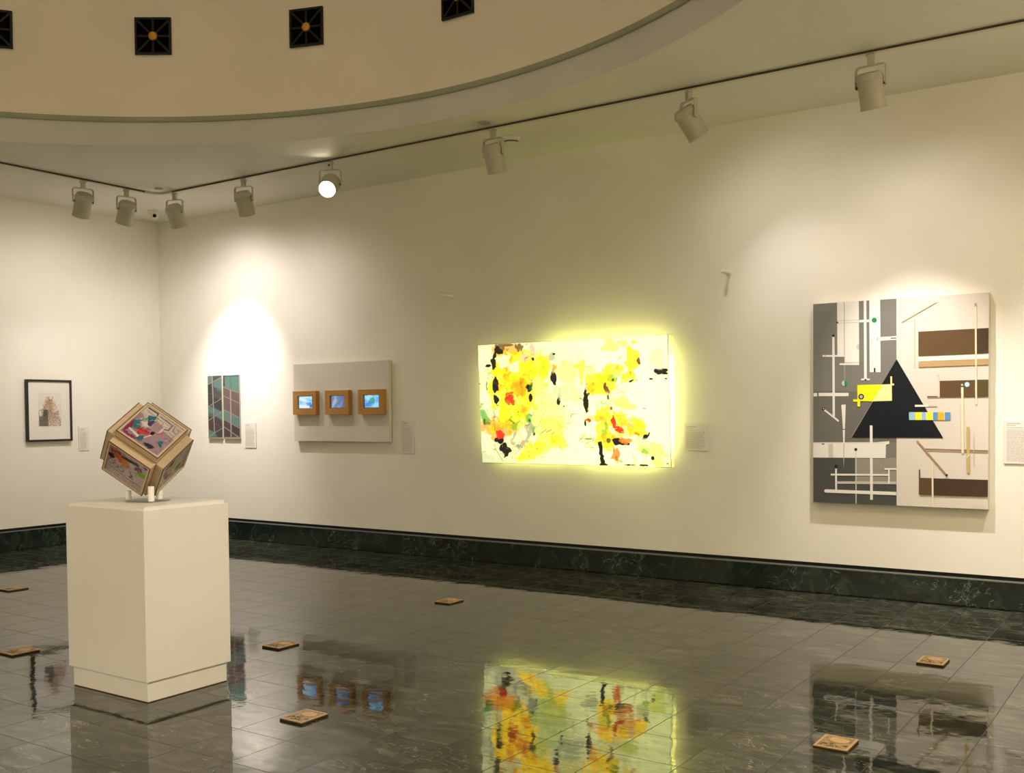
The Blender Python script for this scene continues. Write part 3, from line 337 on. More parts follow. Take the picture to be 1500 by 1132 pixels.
# ------------------------------------------------------------------ painted pictures as pigment on a fine mesh
def smooth_noise(h, w, cells):
    a = rng.random((cells + 2, int(cells * w / h) + 3))
    y = np.linspace(0, cells, h); x = np.linspace(0, cells * w / h, w)
    y0 = y.astype(int); x0 = x.astype(int); fy = (y - y0)[:, None]; fx = (x - x0)[None]
    fy = fy * fy * (3 - 2 * fy); fx = fx * fx * (3 - 2 * fx)
    return (a[y0][:, x0] * (1 - fy) * (1 - fx) + a[y0 + 1][:, x0] * fy * (1 - fx) + a[y0][:, x0 + 1] * (1 - fy) * fx + a[y0 + 1][:, x0 + 1] * fy * fx)
class Art:
    def __init__(s, w, h, base):
        s.w, s.h = w, h
        s.img = np.ones((h, w, 3)) * np.array(base)
        s.U, s.V = np.meshgrid(np.linspace(0, 1, w), np.linspace(0, 1, h))
        s.asp = w / h
        s.ns = [smooth_noise(h, w, c) for c in ((9, 24, 52) if h > 150 else (6, 13, 27))]
        s.fine = smooth_noise(h, w, max(8, h // 3))
        s.k = 0
    def mix(s, a, col): s.img = s.img * (1 - a[..., None]) + np.array(col) * a[..., None]
    def nz(s):
        s.k += 1
        f = lambda n, q: np.roll(np.roll(n, 37 * s.k * q % s.h, 0), 53 * s.k * q % s.w, 1)
        return (f(s.ns[0], 1) * .42 + f(s.ns[1], 2) * .33 + f(s.ns[2], 3) * .25) * 2 - 1
    def blob(s, col, u, v, ru, rv, rot=0, amp=.35, soft=.15, al=1.0):
        c, n = math.cos(math.radians(rot)), math.sin(math.radians(rot))
        du, dv = (s.U - u) * s.asp, s.V - v
        x = (du * c - dv * n) / max(ru * s.asp, 1e-4); y = (du * n + dv * c) / max(rv, 1e-4)
        d = np.sqrt(x * x + y * y) + s.nz() * amp * 2.0
        s.mix(np.clip((1 - d) / soft + .5, 0, 1) * al, col)
    def line(s, col, u0, v0, u1, v1, w, al=1.0):
        ax, ay = u0 * s.asp, v0; dx, dy = (u1 - u0) * s.asp, v1 - v0
        px, py = s.U * s.asp - ax, s.V - ay
        t = np.clip((px * dx + py * dy) / max(dx * dx + dy * dy, 1e-9), 0, 1)
        d = np.hypot(px - t * dx, py - t * dy)
        s.mix(np.clip((w / 2 - d) * s.h + .5, 0, 1) * al, col)
    def path(s, col, pts, w, al=1.0):
        for a, b in zip(pts, pts[1:]): s.line(col, *a, *b, w, al)
    def poly(s, col, pts, al=1.0):
        ins = np.zeros(s.U.shape, bool); n = len(pts)
        for i in range(n):
            (x0, y0), (x1, y1) = pts[i], pts[(i + 1) % n]
            if y0 == y1: continue
            c = ((s.V < y0) != (s.V < y1)) & (s.U < (x1 - x0) * (s.V - y0) / (y1 - y0) + x0)
            ins ^= c
        s.mix(ins * al, col)
    def build(s, name, M, u0, u1, v0, v1, d, m, parent):
        """grid mesh with one coloured vertex per sample, in the frame M, at depth d"""
        uu = u0 + (u1 - u0) * s.U; vv = v0 + (v1 - v0) * s.V
        co = np.stack([uu, vv, np.full_like(uu, d), np.ones_like(uu)], -1).reshape(-1, 4) @ np.array(M).T
        idx = np.arange(s.w * s.h).reshape(s.h, s.w)
        f = np.stack([idx[:-1, :-1], idx[:-1, 1:], idx[1:, 1:], idx[1:, :-1]], -1).reshape(-1, 4)
        me = bpy.data.meshes.new(name)
        me.vertices.add(len(co)); me.vertices.foreach_set('co', co[:, :3].astype(np.float32).ravel())
        me.loops.add(f.size); me.loops.foreach_set('vertex_index', f.ravel().astype(np.int32))
        me.polygons.add(len(f)); me.polygons.foreach_set('loop_start', (np.arange(len(f)) * 4).astype(np.int32))
        me.update(calc_edges=True)
        at = me.color_attributes.new('pigment', 'FLOAT_COLOR', 'POINT')
        rgba = np.ones((s.w * s.h, 4), np.float32); rgba[:, :3] = np.clip(s.img, 0, 1).reshape(-1, 3)
        at.data.foreach_set('color', rgba.ravel())
        me.materials.append(m)
        o = bpy.data.objects.new(name, me); COL.objects.link(o); o.parent = parent
        return o
PRINTM = attr_mat('printed_paper', .55)
CANVASM = attr_mat('collage_paint', .35, .4)

# ------------------------------------------------------------------ room shell
bm = bmesh.new(); box(bm, -.3, RX + .3, RY - .3, .3, -.12, 0); struct('floor', bm, FLOORM)
def wall(name, x0, x1, y0, y1):
    bm = bmesh.new(); box(bm, x0, x1, y0, y1, .228, ZC + .02); struct(name, bm, WALL)
wall('wall_right', -.2, RX + .2, 0, .2)
wall('wall_left', -.2, 0, RY, 0)
wall('wall_back', RX, RX + .2, RY, 0)
wall('wall_front', -.2, RX + .2, RY - .2, RY)
# dark shadow gap between wall and marble skirting
def base(suffix, x0, x1, y0, y1, nx, ny):
    bm = bmesh.new(); box(bm, x0 - (.025 if nx < 0 else 0), x1 + (.025 if nx > 0 else 0), y0 - (.025 if ny < 0 else 0), y1 + (.025 if ny > 0 else 0), 0, .200, .008)
    struct('baseboard_' + suffix, bm, BASEM)
    bm = bmesh.new(); box(bm, x0 - (.027 if nx < 0 else 0), x1 + (.027 if nx > 0 else 0), y0 - (.027 if ny < 0 else 0), y1 + (.027 if ny > 0 else 0), .190, .2005, .003)
    struct('trim_ledge_' + suffix, bm, mat('honed_edge_highlight', (.15, .165, .145), .3))  # paler honed ledge, with the spotlight's highlight line put into its colour
    bm = bmesh.new(); box(bm, x0, x1, y0, y1, .200, .228)
    struct('trim_gap_' + suffix, bm, BLACK)
base('right', 0, RX, .012, .15, 0, -1)
base('left', -.15, -.012, RY, .0, 1, 0)
base('back', RX + .012, RX + .15, RY, 0, -1, 0)
base('front', 0, RX, RY - .15, RY - .012, 0, 1)
for nm in ('right', 'left', 'back', 'front'):
    for o in (bpy.data.objects['baseboard_' + nm], bpy.data.objects['trim_ledge_' + nm]): o.location = {'right': (0, -.012, 0), 'left': (.012, 0, 0), 'back': (-.012, 0, 0), 'front': (0, .012, 0)}[nm]

CX, CY, CR = 5.494, -5.79, 4.40
SEG = 192
def ring_pts(r, z): return [(CX + r * math.cos(2 * PI * i / SEG), CY + r * math.sin(2 * PI * i / SEG), z) for i in range(SEG)]
def ring_strip(bm, prof):
    rs = [[bm.verts.new(p) for p in ring_pts(r, z)] for r, z in prof]
    for a, b in zip(rs, rs[1:]):
        for i in range(SEG): bm.faces.new((a[i], b[i], b[(i + 1) % SEG], a[(i + 1) % SEG]))
# ceiling slab with the round opening
bm = bmesh.new()
inner = [bm.verts.new(p) for p in ring_pts(CR, ZC)]
outer = []
for i in range(SEG):
    a = 2 * PI * i / SEG; dx, dy = math.cos(a), math.sin(a)
    tx = ((RX + .1 - CX) / dx) if dx > 1e-9 else ((-.1 - CX) / dx if dx < -1e-9 else 1e9)
    ty = ((.1 - CY) / dy) if dy > 1e-9 else ((RY - .1 - CY) / dy if dy < -1e-9 else 1e9)
    t = min(tx, ty); outer.append(bm.verts.new((CX + dx * t, CY + dy * t, ZC)))
for i in range(SEG): bm.faces.new((inner[i], inner[(i + 1) % SEG], outer[(i + 1) % SEG], outer[i]))
for cxn, cyn in ((RX + .1, .1), (-.1, .1), (-.1, RY - .1), (RX + .1, RY - .1)):   # square off the corners
    k = int(math.atan2(cyn - CY, cxn - CX) / (2 * PI) * SEG) % SEG
    bm.faces.new((outer[k], outer[(k + 1) % SEG], bm.verts.new((cxn, cyn, ZC))))
bmesh.ops.recalc_face_normals(bm, faces=bm.faces)
struct('ceiling', bm, CEIL)
bm = bmesh.new(); ring_strip(bm, [(CR, ZC), (CR, 3.822), (CR + .2, 3.822)]); struct('trim_1', bm, FASC, True)
bm = bmesh.new(); ring_strip(bm, [(CR + .05, 3.822), (CR - .012, 3.822), (CR - .02, 3.832), (CR - .02, 3.858), (CR - .01, 3.866), (CR + .05, 3.866)]); struct('trim_2', bm, SAGE, True)
DR = CR + .028
bm = bmesh.new(); ring_strip(bm, [(DR, 3.86), (DR, 6.2)]); struct('wall_rotunda', bm, DRUM, True)
bm = bmesh.new(); ring_strip(bm, [(DR, 6.2)] + [(DR * math.cos(t), 6.2 + 2.4 * math.sin(t)) for t in np.linspace(.08, 1.5, 14)] )
struct('ceiling_dome', bm, DRUM, True)

# rotunda grilles
GR_FR = mat('dark_bronze_frame', (.008, .010, .007), .5, .4)
GR_SP = mat('grey_bronze_spoke', (.011, .011, .009), .5, .4)
GR_BK = mat('grille_black', (.0015, .0015, .0015), .9, spec=.05)
GOLD = mat('gilded_rosette', (.55, .27, .04), .4, .3)
def vent(ang, label):
    t = thing('vent_grille', label, 'vent', group='square grilles round the rotunda')
    a = math.radians(ang)
    n = Vector((-math.cos(a), -math.sin(a), 0)); u = Vector((-n.y, n.x, 0)); u = Vector((0, 0, 1)).cross(n) * 1
    z0 = 4.54
    o = Vector((CX + (DR) * math.cos(a), CY + DR * math.sin(a), z0)) 
    M = Matrix.Translation(o) @ Matrix((u, Vector((0, 0, 1)), n)).transposed().to_4x4()
    h = .153; w = .15
    bm = bmesh.new(); box(bm, -w + .01, w - .01, -h + .01, h - .01, -.03, .008, 0, 0, M); new_obj('back_plate', bm, GR_BK, t)
    bm = bmesh.new(); frame_bars(bm, -w, w, -h, h, .018, -.03, .022, M, .002); new_obj('frame', bm, GR_FR, t)
    for k in range(8):
        th = k * PI / 4; L_ = (w - .012) / max(abs(math.cos(th)), abs(math.sin(th)))
        bm = bmesh.new(); box(bm, .02, L_, -.008, .008, .008, .017, .001, 0, M @ Matrix.Rotation(th, 4, 'Z')); new_obj('spoke', bm, GR_SP, t)
    bm = bmesh.new(); lathe(bm, [(.036, .008), (.036, .022), (.028, .03), (.014, .034)], 24, M); new_obj('rosette', bm, GOLD, t, True)
vent(141.9, 'dark square grille cut by the left edge of the photo')
vent(125.6, 'dark square grille with gold rosette, right above the pedestal sculpture')
vent(108.4, 'dark square grille with gold rosette, above the glowing spotlight')
vent(90.2, 'dark square grille cut off by the top edge, rosette hidden')

# ------------------------------------------------------------------ ceiling fittings
def disc_fit(x, y, r, label):
    bm = bmesh.new(); lathe(bm, [(r, 0), (r, -.006), (r * .8, -.011), (r * .2, -.012)], 28, Matrix.Translation((x, y, ZC)))
    bmesh.ops.recalc_face_normals(bm, faces=bm.faces)
    tag(new_obj('ceiling_cap', bm, paint('cap_grey', (.42, .39, .32), .5), None, True), label, 'sprinkler cap', 'round caps on the ceiling')
disc_fit(1.60, -1.18, .042, 'small round cap on the ceiling beside the corner of the track')
disc_fit(5.56, -1.155, .048, 'small round cap on the ceiling beside the smoke detector')
t = thing('smoke_detector', 'round white smoke detector on the ceiling', 'smoke detector', (5.475, -.66, ZC))
bm = bmesh.new(); lathe(bm, [(.075, 0), (.075, -.022), (.066, -.03), (.02, -.03)], 32); bmesh.ops.recalc_face_normals(bm, faces=bm.faces); new_obj('body', bm, WHITEM, t, True)
bm = bmesh.new(); lathe(bm, [(.058, -.03), (.058, -.042), (.052, -.042)], 32); bmesh.ops.recalc_face_normals(bm, faces=bm.faces); new_obj('slot_ring', bm, mat('detector_slot', (.10, .09, .07), .7), t, True)
bm = bmesh.new(); lathe(bm, [(.06, -.042), (.055, -.05), (.03, -.056), (.01, -.057)], 32); bmesh.ops.recalc_face_normals(bm, faces=bm.faces); new_obj('cover', bm, WHITEM, t, True)
t = thing('dome_camera', 'white security camera on the ceiling in the room corner', 'security camera', (.60, -.50, ZC))
bm = bmesh.new(); lathe(bm, [(.070, 0), (.070, -.020), (.062, -.030)], 32); bmesh.ops.recalc_face_normals(bm, faces=bm.faces); new_obj('mount', bm, WHITEM, t, True)
bm = bmesh.new(); lathe(bm, [(.060, -.028), (.057, -.052), (.046, -.078), (.028, -.096), (.006, -.104)], 32); bmesh.ops.recalc_face_normals(bm, faces=bm.faces); new_obj('housing', bm, WHITEM, t, True)
bm = bmesh.new(); q = Vector((.80, -.42, -.42)).to_track_quat('Z', 'Y').to_matrix().to_4x4()
lathe(bm, [(.020, .03), (.020, .066), (.014, .070)], 20, Matrix.Translation((0, 0, -.034)) @ q); new_obj('lens', bm, mat('camera_lens', (.004, .004, .004), .15), t, True)

# ------------------------------------------------------------------ track lighting
TRW = paint('track_white', (.62, .58, .48), .45, .01, 300, .01)
SLOT = mat('track_slot', (.030, .026, .014), .6)
TY, TX = -1.02, 1.39
tr = thing('lighting_track', 'long white ceiling track with a dark slot, along the long wall', 'track', (1.62, TY, ZC), 'ceiling lighting tracks')
bm = bmesh.new(); box(bm, 0, 9.3, -.018, .018, -.022, 0); new_obj('rail', bm, TRW, tr)
bm = bmesh.new(); box(bm, 0, 9.3, -.0192, -.0181, -.019, -.004); new_obj('slot', bm, SLOT, tr)
tr = thing('lighting_track', 'white ceiling track with a dark slot, along the short wall', 'track', (TX, -1.20, ZC), 'ceiling lighting tracks')
bm = bmesh.new(); box(bm, -.018, .018, -8.5, 0, -.022, 0); new_obj('rail', bm, TRW, tr)
bm = bmesh.new(); box(bm, .0181, .0192, -8.5, 0, -.019, -.004); new_obj('slot', bm, SLOT, tr)
bm = bmesh.new(); strip(bm, [(TX, -1.20, ZC - .012), (TX, -1.12, ZC - .012), (TX + .02, -1.06, ZC - .012), (TX + .07, -1.025, ZC - .012), (1.62, TY, ZC - .012)], .02, .034, (0, 0, 1))
tag(new_obj('track_connector', bm, TRW, None, True), 'white curved connector joining the two lighting tracks in the corner', 'track')

HEADW = paint('spotlight_enamel', (.46, .44, .36), .45, .01, 400, .01)
DARKS = mat('tilt_screw_dark', (.02, .018, .012), .5)
def spot_head(x, y, target, label, watts, size=70, col=(1, .84, .60), glow=12, blend=1.0, spill=0):
    t = thing('track_spotlight', label, 'spotlight', (x, y, ZC - .022), 'spotlights on the ceiling tracks')
    piv = Vector((0, 0, -.198))
    aim = (Vector(target) - (Vector((x, y, ZC - .022)) + piv)).normalized()
    ax = Vector((0, 0, 1)).cross(aim); ax.normalize()                       # tilt axis, horizontal
    side = Vector((-ax.y, ax.x, 0))
    up = aim.cross(ax)
    Mc = Matrix.Translation(piv) @ Matrix((ax, aim.cross(ax), aim)).transposed().to_4x4()
    Ma = Matrix((ax, side, Vector((0, 0, 1)))).transposed().to_4x4()
    bm = bmesh.new(); box(bm, -.028, .028, -.018, .018, -.020, -.0045, .004, 0, Ma); box(bm, -.020, .020, -.016, .016, -.070, -.018, .005, 0, Ma)
    ad = new_obj('adapter', bm, HEADW, t)
    bm = bmesh.new(); lathe(bm, [(.009, -.001), (.009, .004), (.006, .006)], 12, Ma @ Matrix.Translation((-.007, -.0155, -.034)) @ Matrix.Rotation(PI / 2, 4, 'X')); new_obj('lock_lever', bm, DARKS, ad)
    R_ = .080; w = R_ + .015
    bm = bmesh.new()
    pts = [(-w, 0, -.207)] + [(-w, 0, -.100)] + [(-w + .022 * (1 - math.cos(a)), 0, -.095 + .022 * math.sin(a)) for a in np.linspace(.2, PI / 2, 5)]
    pts = pts + [(-p[0], p[1], p[2]) for p in pts[::-1]]
    strip(bm, [Ma @ Vector(p) for p in pts], .026, .006, side); new_obj('yoke', bm, HEADW, t)
    for s in (-1, 1):
        bm = bmesh.new(); lathe(bm, [(.006, 0), (.006, .010), (.011, .010), (.011, .018), (.008, .020)], 14, Matrix.Translation(piv + ax * s * (R_ - .003)) @ (Vector(ax * s).to_track_quat('Z', 'Y').to_matrix().to_4x4()))
        new_obj('tilt_screw', bm, DARKS, t, True)
    # can: z along aim, closed domed rear, stepped rear cap, open front
    prof = [(.002, -.082), (.058, -.082), (.068, -.078), (.072, -.070), (.084, -.046), (.085, -.038), (.082, -.034), (.080, -.030), (.078, .04), (.077, .132), (.080, .134), (.080, .142), (.073, .142), (.071, .10)]
    bm = bmesh.new(); lathe(bm, prof, 36, Mc, 0, False); bmesh.ops.recalc_face_normals(bm, faces=bm.faces)
    can = new_obj('housing', bm, HEADW, t, True)
    bm = bmesh.new(); lathe(bm, [(.0715, .098), (.070, .102), (.05, .106), (.002, .108)], 36, Mc, 0, False); bmesh.ops.recalc_face_normals(bm, faces=bm.faces)
    m = mat('lit_lamp_face', (.9, .85, .7), .3, emit=(1, .87, .62), estr=glow) if watts else mat('unlit_lamp_face', (.25, .24, .2), .2)
    new_obj('lamp', bm, m, t, True)
    if watts:
        ld = bpy.data.lights.new('spot_beam', 'SPOT'); ld.energy = watts; ld.color = col
        ld.spot_size = math.radians(size); ld.spot_blend = blend; ld.shadow_soft_size = .03
        lo = bpy.data.objects.new('spot_beam', ld); COL.objects.link(lo)
        lo.location = Vector((x, y, ZC - .022)) + piv + aim * .147
        lo.rotation_euler = aim.to_track_quat('-Z', 'Y').to_euler()
        lo['kind'] = 'helper'
        if spill:   # the wide spill of the same lamp outside its hot beam
            l2 = ld.copy(); l2.energy = spill; l2.spot_size = math.radians(155)
            o2 = bpy.data.objects.new('spot_spill', l2); COL.objects.link(o2); o2.location = lo.location; o2.rotation_euler = lo.rotation_euler; o2['kind'] = 'helper'
SPOT_MAIN = (1.0, .905, .85)
spot_head(8.449, TY, (8.55, 0, .52), 'spotlight nearest the camera, aimed at the geometric painting', 295, 58, SPOT_MAIN, spill=28)
spot_head(7.211, TY, (7.90, 0, 1.75), 'sideways tilted spotlight between the glowing panel and the geometric painting', 38, 70, SPOT_MAIN, spill=15)
spot_head(5.549, TY, (5.60, 0, .80), 'unlit looking spotlight beside the smoke detector, over the glowing panel', 0)
spot_head(3.783, TY, (5.75, -4.40, 1.15), 'glowing spotlight whose bright lamp faces into the room', 90, 60, SPOT_MAIN, 60)
spot_head(2.655, TY, (2.35, 0, 1.05), 'spotlight above the left end of the white screens panel', 14, 76, SPOT_MAIN, spill=26)
spot_head(1.636, TY, (1.36, 0, 1.35), 'spotlight right of the track corner, aimed at the tower prints', 310, 64, SPOT_MAIN, spill=70)
spot_head(TX, -1.40, (0, -1.15, .9), 'spotlight left of the track corner, closest to the corner on the short track', 28, 66, SPOT_MAIN, spill=38)
spot_head(TX, -1.87, (0, -1.55, .9), 'leftmost spotlight on the short track, second from the corner', 44, 62, SPOT_MAIN, spill=27)


# ------------------------------------------------------------------ wall rods
def rod(x, z, ln_, label):
    t = thing('wall_rod', label, 'wall rod', (x, 0, z), 'short white rods on the long wall')
    bm = bmesh.new(); lathe(bm, [(.026, 0), (.026, .006), (.02, .01)], 20, Matrix.Rotation(PI / 2, 4, 'X')); new_obj('base', bm, WHITEM, t, True)
    bm = bmesh.new(); lathe(bm, [(.013, .009), (.013, ln_ - .004), (.009, ln_)], 16, Matrix.Rotation(PI / 2, 4, 'X')); new_obj('rod', bm, WHITEM, t, True)
rod(4.345, 2.478, .20, 'short white rod sticking out of the wall between the screens and the glowing panel')
rod(7.09, 2.462, .16, 'short white rod on the wall above the glowing panel label, casting a long shadow')

# ------------------------------------------------------------------ wall labels
LABM = paint('label_card', (.74, .71, .67), .5, .01, 200, .01)
TXTM = mat('grey_print', (.50, .47, .44), .6)
def wall_label(M, u0, u1, v0, v1, label, rows, lip=False, txt=None):
    t = thing('wall_label', label, 'wall label', M @ Vector(((u0 + u1) / 2, (v0 + v1) / 2, 0)), 'printed labels beside the artworks')
    T = Matrix.Translation(-t.location) @ M
    bm = bmesh.new(); box(bm, u0, u1, v0, v1, .0005, .008, .0012, 0, T); new_obj('card', bm, LABM, t)
    bm = bmesh.new(); w = u1 - u0; r = random.Random(int(u0 * 100))
    y = v1 - .022
    def bar_(x0, x1, yy, h): box(bm, x0, x1, yy - h, yy, .0081, .0087, 0, 0, T)
    bar_(u0 + .016, u0 + .016 + w * .42, y, .007); bar_(u0 + .016, u0 + .016 + w * .28, y - .014, .005); bar_(u0 + .016, u0 + .016 + w * .5, y - .030, .004)
    y -= .045
    while y > v0 + .018:
        x = u0 + .016; end = u1 - .016 - (r.random() * .02)
        while x < end - .012:
            L_ = .012 + r.random() * .022; bar_(x, min(end, x + L_), y, .0038); x += L_ + .004
        y -= .0085
    new_obj('print', bm, txt or TXTM, t)
wall_label(LONG, 1.452, 1.632, 1.018, 1.295, 'pale printed card on the wall right of the glass tower diptych', 20)
wall_label(LONG, 3.700, 3.868, .992, 1.312, 'tall printed card on the wall right of the three screens', 24)
wall_label(LONG, 6.704, 6.907, 1.060, 1.278, 'printed card on the wall right of the glowing yellow panel', 14)
wall_label(LONG, 9.068, 9.270, 1.003, 1.303, 'printed card right of the geometric painting, cut by the photo edge', 22)
wall_label(SHORT, -1.078, -.955, 1.003, 1.262, 'small printed card on the short wall beside the black framed drawing', 20)

# ------------------------------------------------------------------ framed drawing on the short wall
t = thing('framed_drawing', 'black framed drawing of brown scribbles hanging on the short wall', 'picture', (0, -1.425, 1.442))
T = Matrix.Translation(-t.location) @ SHORT
u0, u1, v0, v1 = -1.683, -1.168, 1.115, 1.771
FRB = mat('black_wood_frame', (.012, .008, .005), .35)
bm = bmesh.new(); frame_bars(bm, u0, u1, v0, v1, .022, .001, .036, T, .0015); new_obj('frame', bm, FRB, t)
bm = bmesh.new(); box(bm, u0 + .01, u1 - .01, v0 + .01, v1 - .01, .001, .024, 0, 0, T); new_obj('mat_board', bm, paint('cream_mat_board', (.74, .71, .66), .7, .01), t)
A = Art(150, 196, (.70, .66, .61))
A.blob((.66, .61, .55), .5, .5, .55, .55, 0, .1, .5, .6)
A.line((.6, .55, .5), .03, .97, .97, .97, .008); A.line((.6, .55, .5), .97, .03, .97, .97, .008); A.line((.62, .58, .52), .03, .03, .03, .97, .006)
r_ = random.Random(3)
for i in range(270):
    v = .06 + .80 * r_.random() ** 1.2; hw = .46 * (1 - ((v - .06) / .84) ** 1.4) + .02
    x = .5 + (r_.random() * 2 - 1) * hw; y = v; pts = [(x, y)]; a = r_.random() * 6.28
    for k in range(10):
        a += (r_.random() - .5) * 1.7; x += math.cos(a) * .03; y += math.sin(a) * .022
        x = min(max(x, .5 - hw), .5 + hw); y = min(max(y, .04), .88); pts.append((x, y))
    A.path(r_.choice([(.22, .11, .06), (.36, .22, .10), (.26, .13, .11), (.44, .31, .17), (.13, .08, .05), (.30, .16, .12)]), pts, .009, .85)
A.blob((.50, .36, .22), .42, .66, .13, .2, 0, .4, .5, .35)
A.blob((.38, .24, .20), .62, .40, .18, .16, 0, .5, .5, .4)
A.poly((.085, .085, .07), [(.05, .03), (.42, .03), (.42, .30), (.05, .30)], .85)
A.poly((.05, .05, .04), [(.21, .30), (.42, .30), (.42, .51), (.23, .51)], .85)
A.path((.10, .11, .08), [(.22, .51), (.07, .49), (.03, .40), (.08, .32), (.21, .31)], .016, .8)
A.path((.16, .14, .10), [(.05, .03), (.05, .30), (.42, .30), (.42, .03), (.05, .03)], .01, .8)
for i in range(16): A.line((.16, .15, .12), .05 + .37 * r_.random(), .03, .05 + .37 * r_.random(), .30, .006, .5)
A.build('drawing', T, -1.553, -1.290, 1.268, 1.632, .0246, PRINTM, t)

# ------------------------------------------------------------------ glass tower diptych
DC = {k: mat('diptych_' + k, c, .35) for k, c in dict(slate=(.055, .068, .068), slate_dark=(.032, .038, .040), teal=(.095, .185, .165), teal_dark=(.06, .115, .105),
      brown_dk=(.055, .038, .035), mauve=(.125, .088, .082), mull=(.30, .245, .22), mull_thin=(.15, .125, .115), edge=(.26, .24, .19)).items()}
def flat_design(name, T, u0, u1, v0, v1, d, shapes, cols, parent, step=.00008):
    bm = bmesh.new(); keys = list(cols); d0 = d
    for col, pts in shapes:
        vs = [bm.verts.new(T @ Vector((u0 + (u1 - u0) * min(max(a, 0), 1), v0 + (v1 - v0) * min(max(b, 0), 1), d))) for a, b in pts]
        try:
            f = bm.faces.new(vs); f.material_index = keys.index(col)
            f.normal_update()
            if f.normal.dot(T.to_3x3() @ Vector((0, 0, 1))) < 0: f.normal_flip()
        except ValueError: pass
        d += step
    me = bpy.data.meshes.new(name); bm.to_mesh(me); bm.free()
    for k in keys: me.materials.append(cols[k])
    o = bpy.data.objects.new(name, me); COL.objects.link(o); o.parent = parent
    return o
for (u0, u1), sh, lab in (((.864, 1.098), DIPTYCH[0], 'narrow print of a dark glass tower, slate and teal panes, beside the corner'), ((1.124, 1.389), DIPTYCH[1], 'narrow print of a glass tower with mauve and teal panes, next to its label')):
    t = thing('tower_print', lab, 'picture', ((u0 + u1) / 2, 0, 1.466), 'glass tower diptych')
    T = Matrix.Translation(-t.location) @ LONG
    bm = bmesh.new(); box(bm, u0, u1, 1.110, 1.821, .0005, .02, .001, 0, T); new_obj('mounting_panel', bm, paint('print_panel_edge', (.55, .53, .47), .5), t)
    flat_design('print', T, u0, u1, 1.110, 1.821, .0202, sh, DC, t)

# ------------------------------------------------------------------ three screens on a white panel
t = thing('white_panel', 'wide white backing board carrying three small screens', 'panel', (2.93, 0, 1.5))
T = Matrix.Translation(-t.location) @ LONG
bm = bmesh.new(); box(bm, 2.272, 3.588, 1.100, 1.902, .012, .052, .002, 0, T); new_obj('board', bm, BOARDW, t)
bm = bmesh.new(); box(bm, 2.36, 3.50, 1.62, 1.68, .0005, .012, 0, 0, T); new_obj('hanging_cleat', bm, mat('pine_cleat', (.5, .38, .24), .7), t)
ORW = mat('orange_wood', (.42, .19, .045), .45)
N, L, b = nodes_of(ORW)
tc = N.new('ShaderNodeTexCoord'); mp = N.new('ShaderNodeMapping'); mp.inputs['Scale'].default_value = (4, 4, 60); wv = N.new('ShaderNodeTexNoise'); wv.inputs['Scale'].default_value = 2.0; wv.inputs['Detail'].default_value = 5
cr = N.new('ShaderNodeValToRGB'); cr.color_ramp.elements[0].color = (.42, .20, .045, 1); cr.color_ramp.elements[1].color = (.54, .265, .062, 1)
L.new(tc.outputs['Object'], mp.inputs[0]); L.new(mp.outputs[0], wv.inputs['Vector']); L.new(wv.outputs['Fac'], cr.inputs['Fac']); L.new(cr.outputs[0], b.inputs['Base Color'])
BEZ = mat('screen_bezel', (.02, .018, .016), .4)
SCRM = attr_mat('screen_picture', .2, .5, emit=.95)
scr_specs = [(2.312, 2.645, 'orange wooden box screen, leftmost of three, pale blue mountain picture', 0),
             (2.775, 3.098, 'orange wooden box screen in the middle, dim grey blue picture', 1),
             (3.230, 3.556, 'orange wooden box screen, rightmost of three, bright blue picture with a green centre', 2)]
for u0, u1, lab, k in scr_specs:
    v0, v1 = 1.374, 1.619; um = (u0 + u1) / 2
    t = thing('framed_screen', lab, 'screen', (um, -.0525, (v0 + v1) / 2), 'three screens on the white panel')
    T = Matrix.Translation(-t.location) @ LONG
    d0, d1 = .0525, .105
    su0, su1, sv0, sv1 = u0 + .062, u1 - .054, 1.438, 1.568
    bm = bmesh.new()
    for a in ((u0, u1, sv1, v1), (u0, u1, v0, sv0), (u0, su0, sv0, sv1), (su1, u1, sv0, sv1)): box(bm, *a, d0, d1, .0008, 0, T)
    new_obj('wooden_frame', bm, ORW, t)
    bm = bmesh.new(); box(bm, su0, su1, sv0, sv1, d0, d0 + .028, 0, 0, T); new_obj('bezel', bm, BEZ, t)
    A = Art(56, 40, (.30, .60, .95))
    if k == 0:
        A.img[:] = (.42, .75, 1.0); A.blob((.75, .92, 1), .35, .75, .4, .2, 0, .5, .5); A.blob((.20, .55, .85), .75, .70, .3, .12, 20, .5, .4, .8)
        A.blob((.06, .30, .70), .82, .28, .28, .22, 20, .3, .2); A.blob((.04, .18, .5), .88, .2, .16, .14, 0, .3, .2); A.blob((.75, .92, 1), .3, .15, .4, .14, 0, .4, .4); A.blob((.25, .55, .9), .15, .5, .2, .12, 0, .5, .4, .7)
    elif k == 1:
        A.img[:] = (.14, .22, .40)
        for q in range(14): A.blob(r_.choice([(.25, .36, .55), (.08, .13, .26), (.36, .46, .62), (.10, .2, .38)]), r_.random(), r_.random(), .08, .3, 25, .5, .4, .7)
        A.blob((.10, .15, .28), .9, .8, .25, .3, 0, .4, .5)
    else:
        A.img[:] = (.14, .48, .95); A.blob((.40, .75, 1), .3, .8, .5, .2, 0, .5, .5); A.blob((.40, .75, 1), .75, .2, .35, .2, 0, .5, .5, .8)
        A.blob((.03, .36, .40), .5, .55, .2, .28, 0, .5, .4); A.blob((.05, .5, .35), .48, .62, .08, .12, 0, .4, .4, .8); A.blob((.08, .22, .65), .3, .25, .25, .15, 0, .5, .4, .8)
    A.img = np.clip(A.img + (A.fine[..., None] - .5) * .1, 0, 1)
    A.build('screen', T, su0 + .006, su1 - .004, sv0 + .004, sv1 - .004, d0 + .029, SCRM, t)

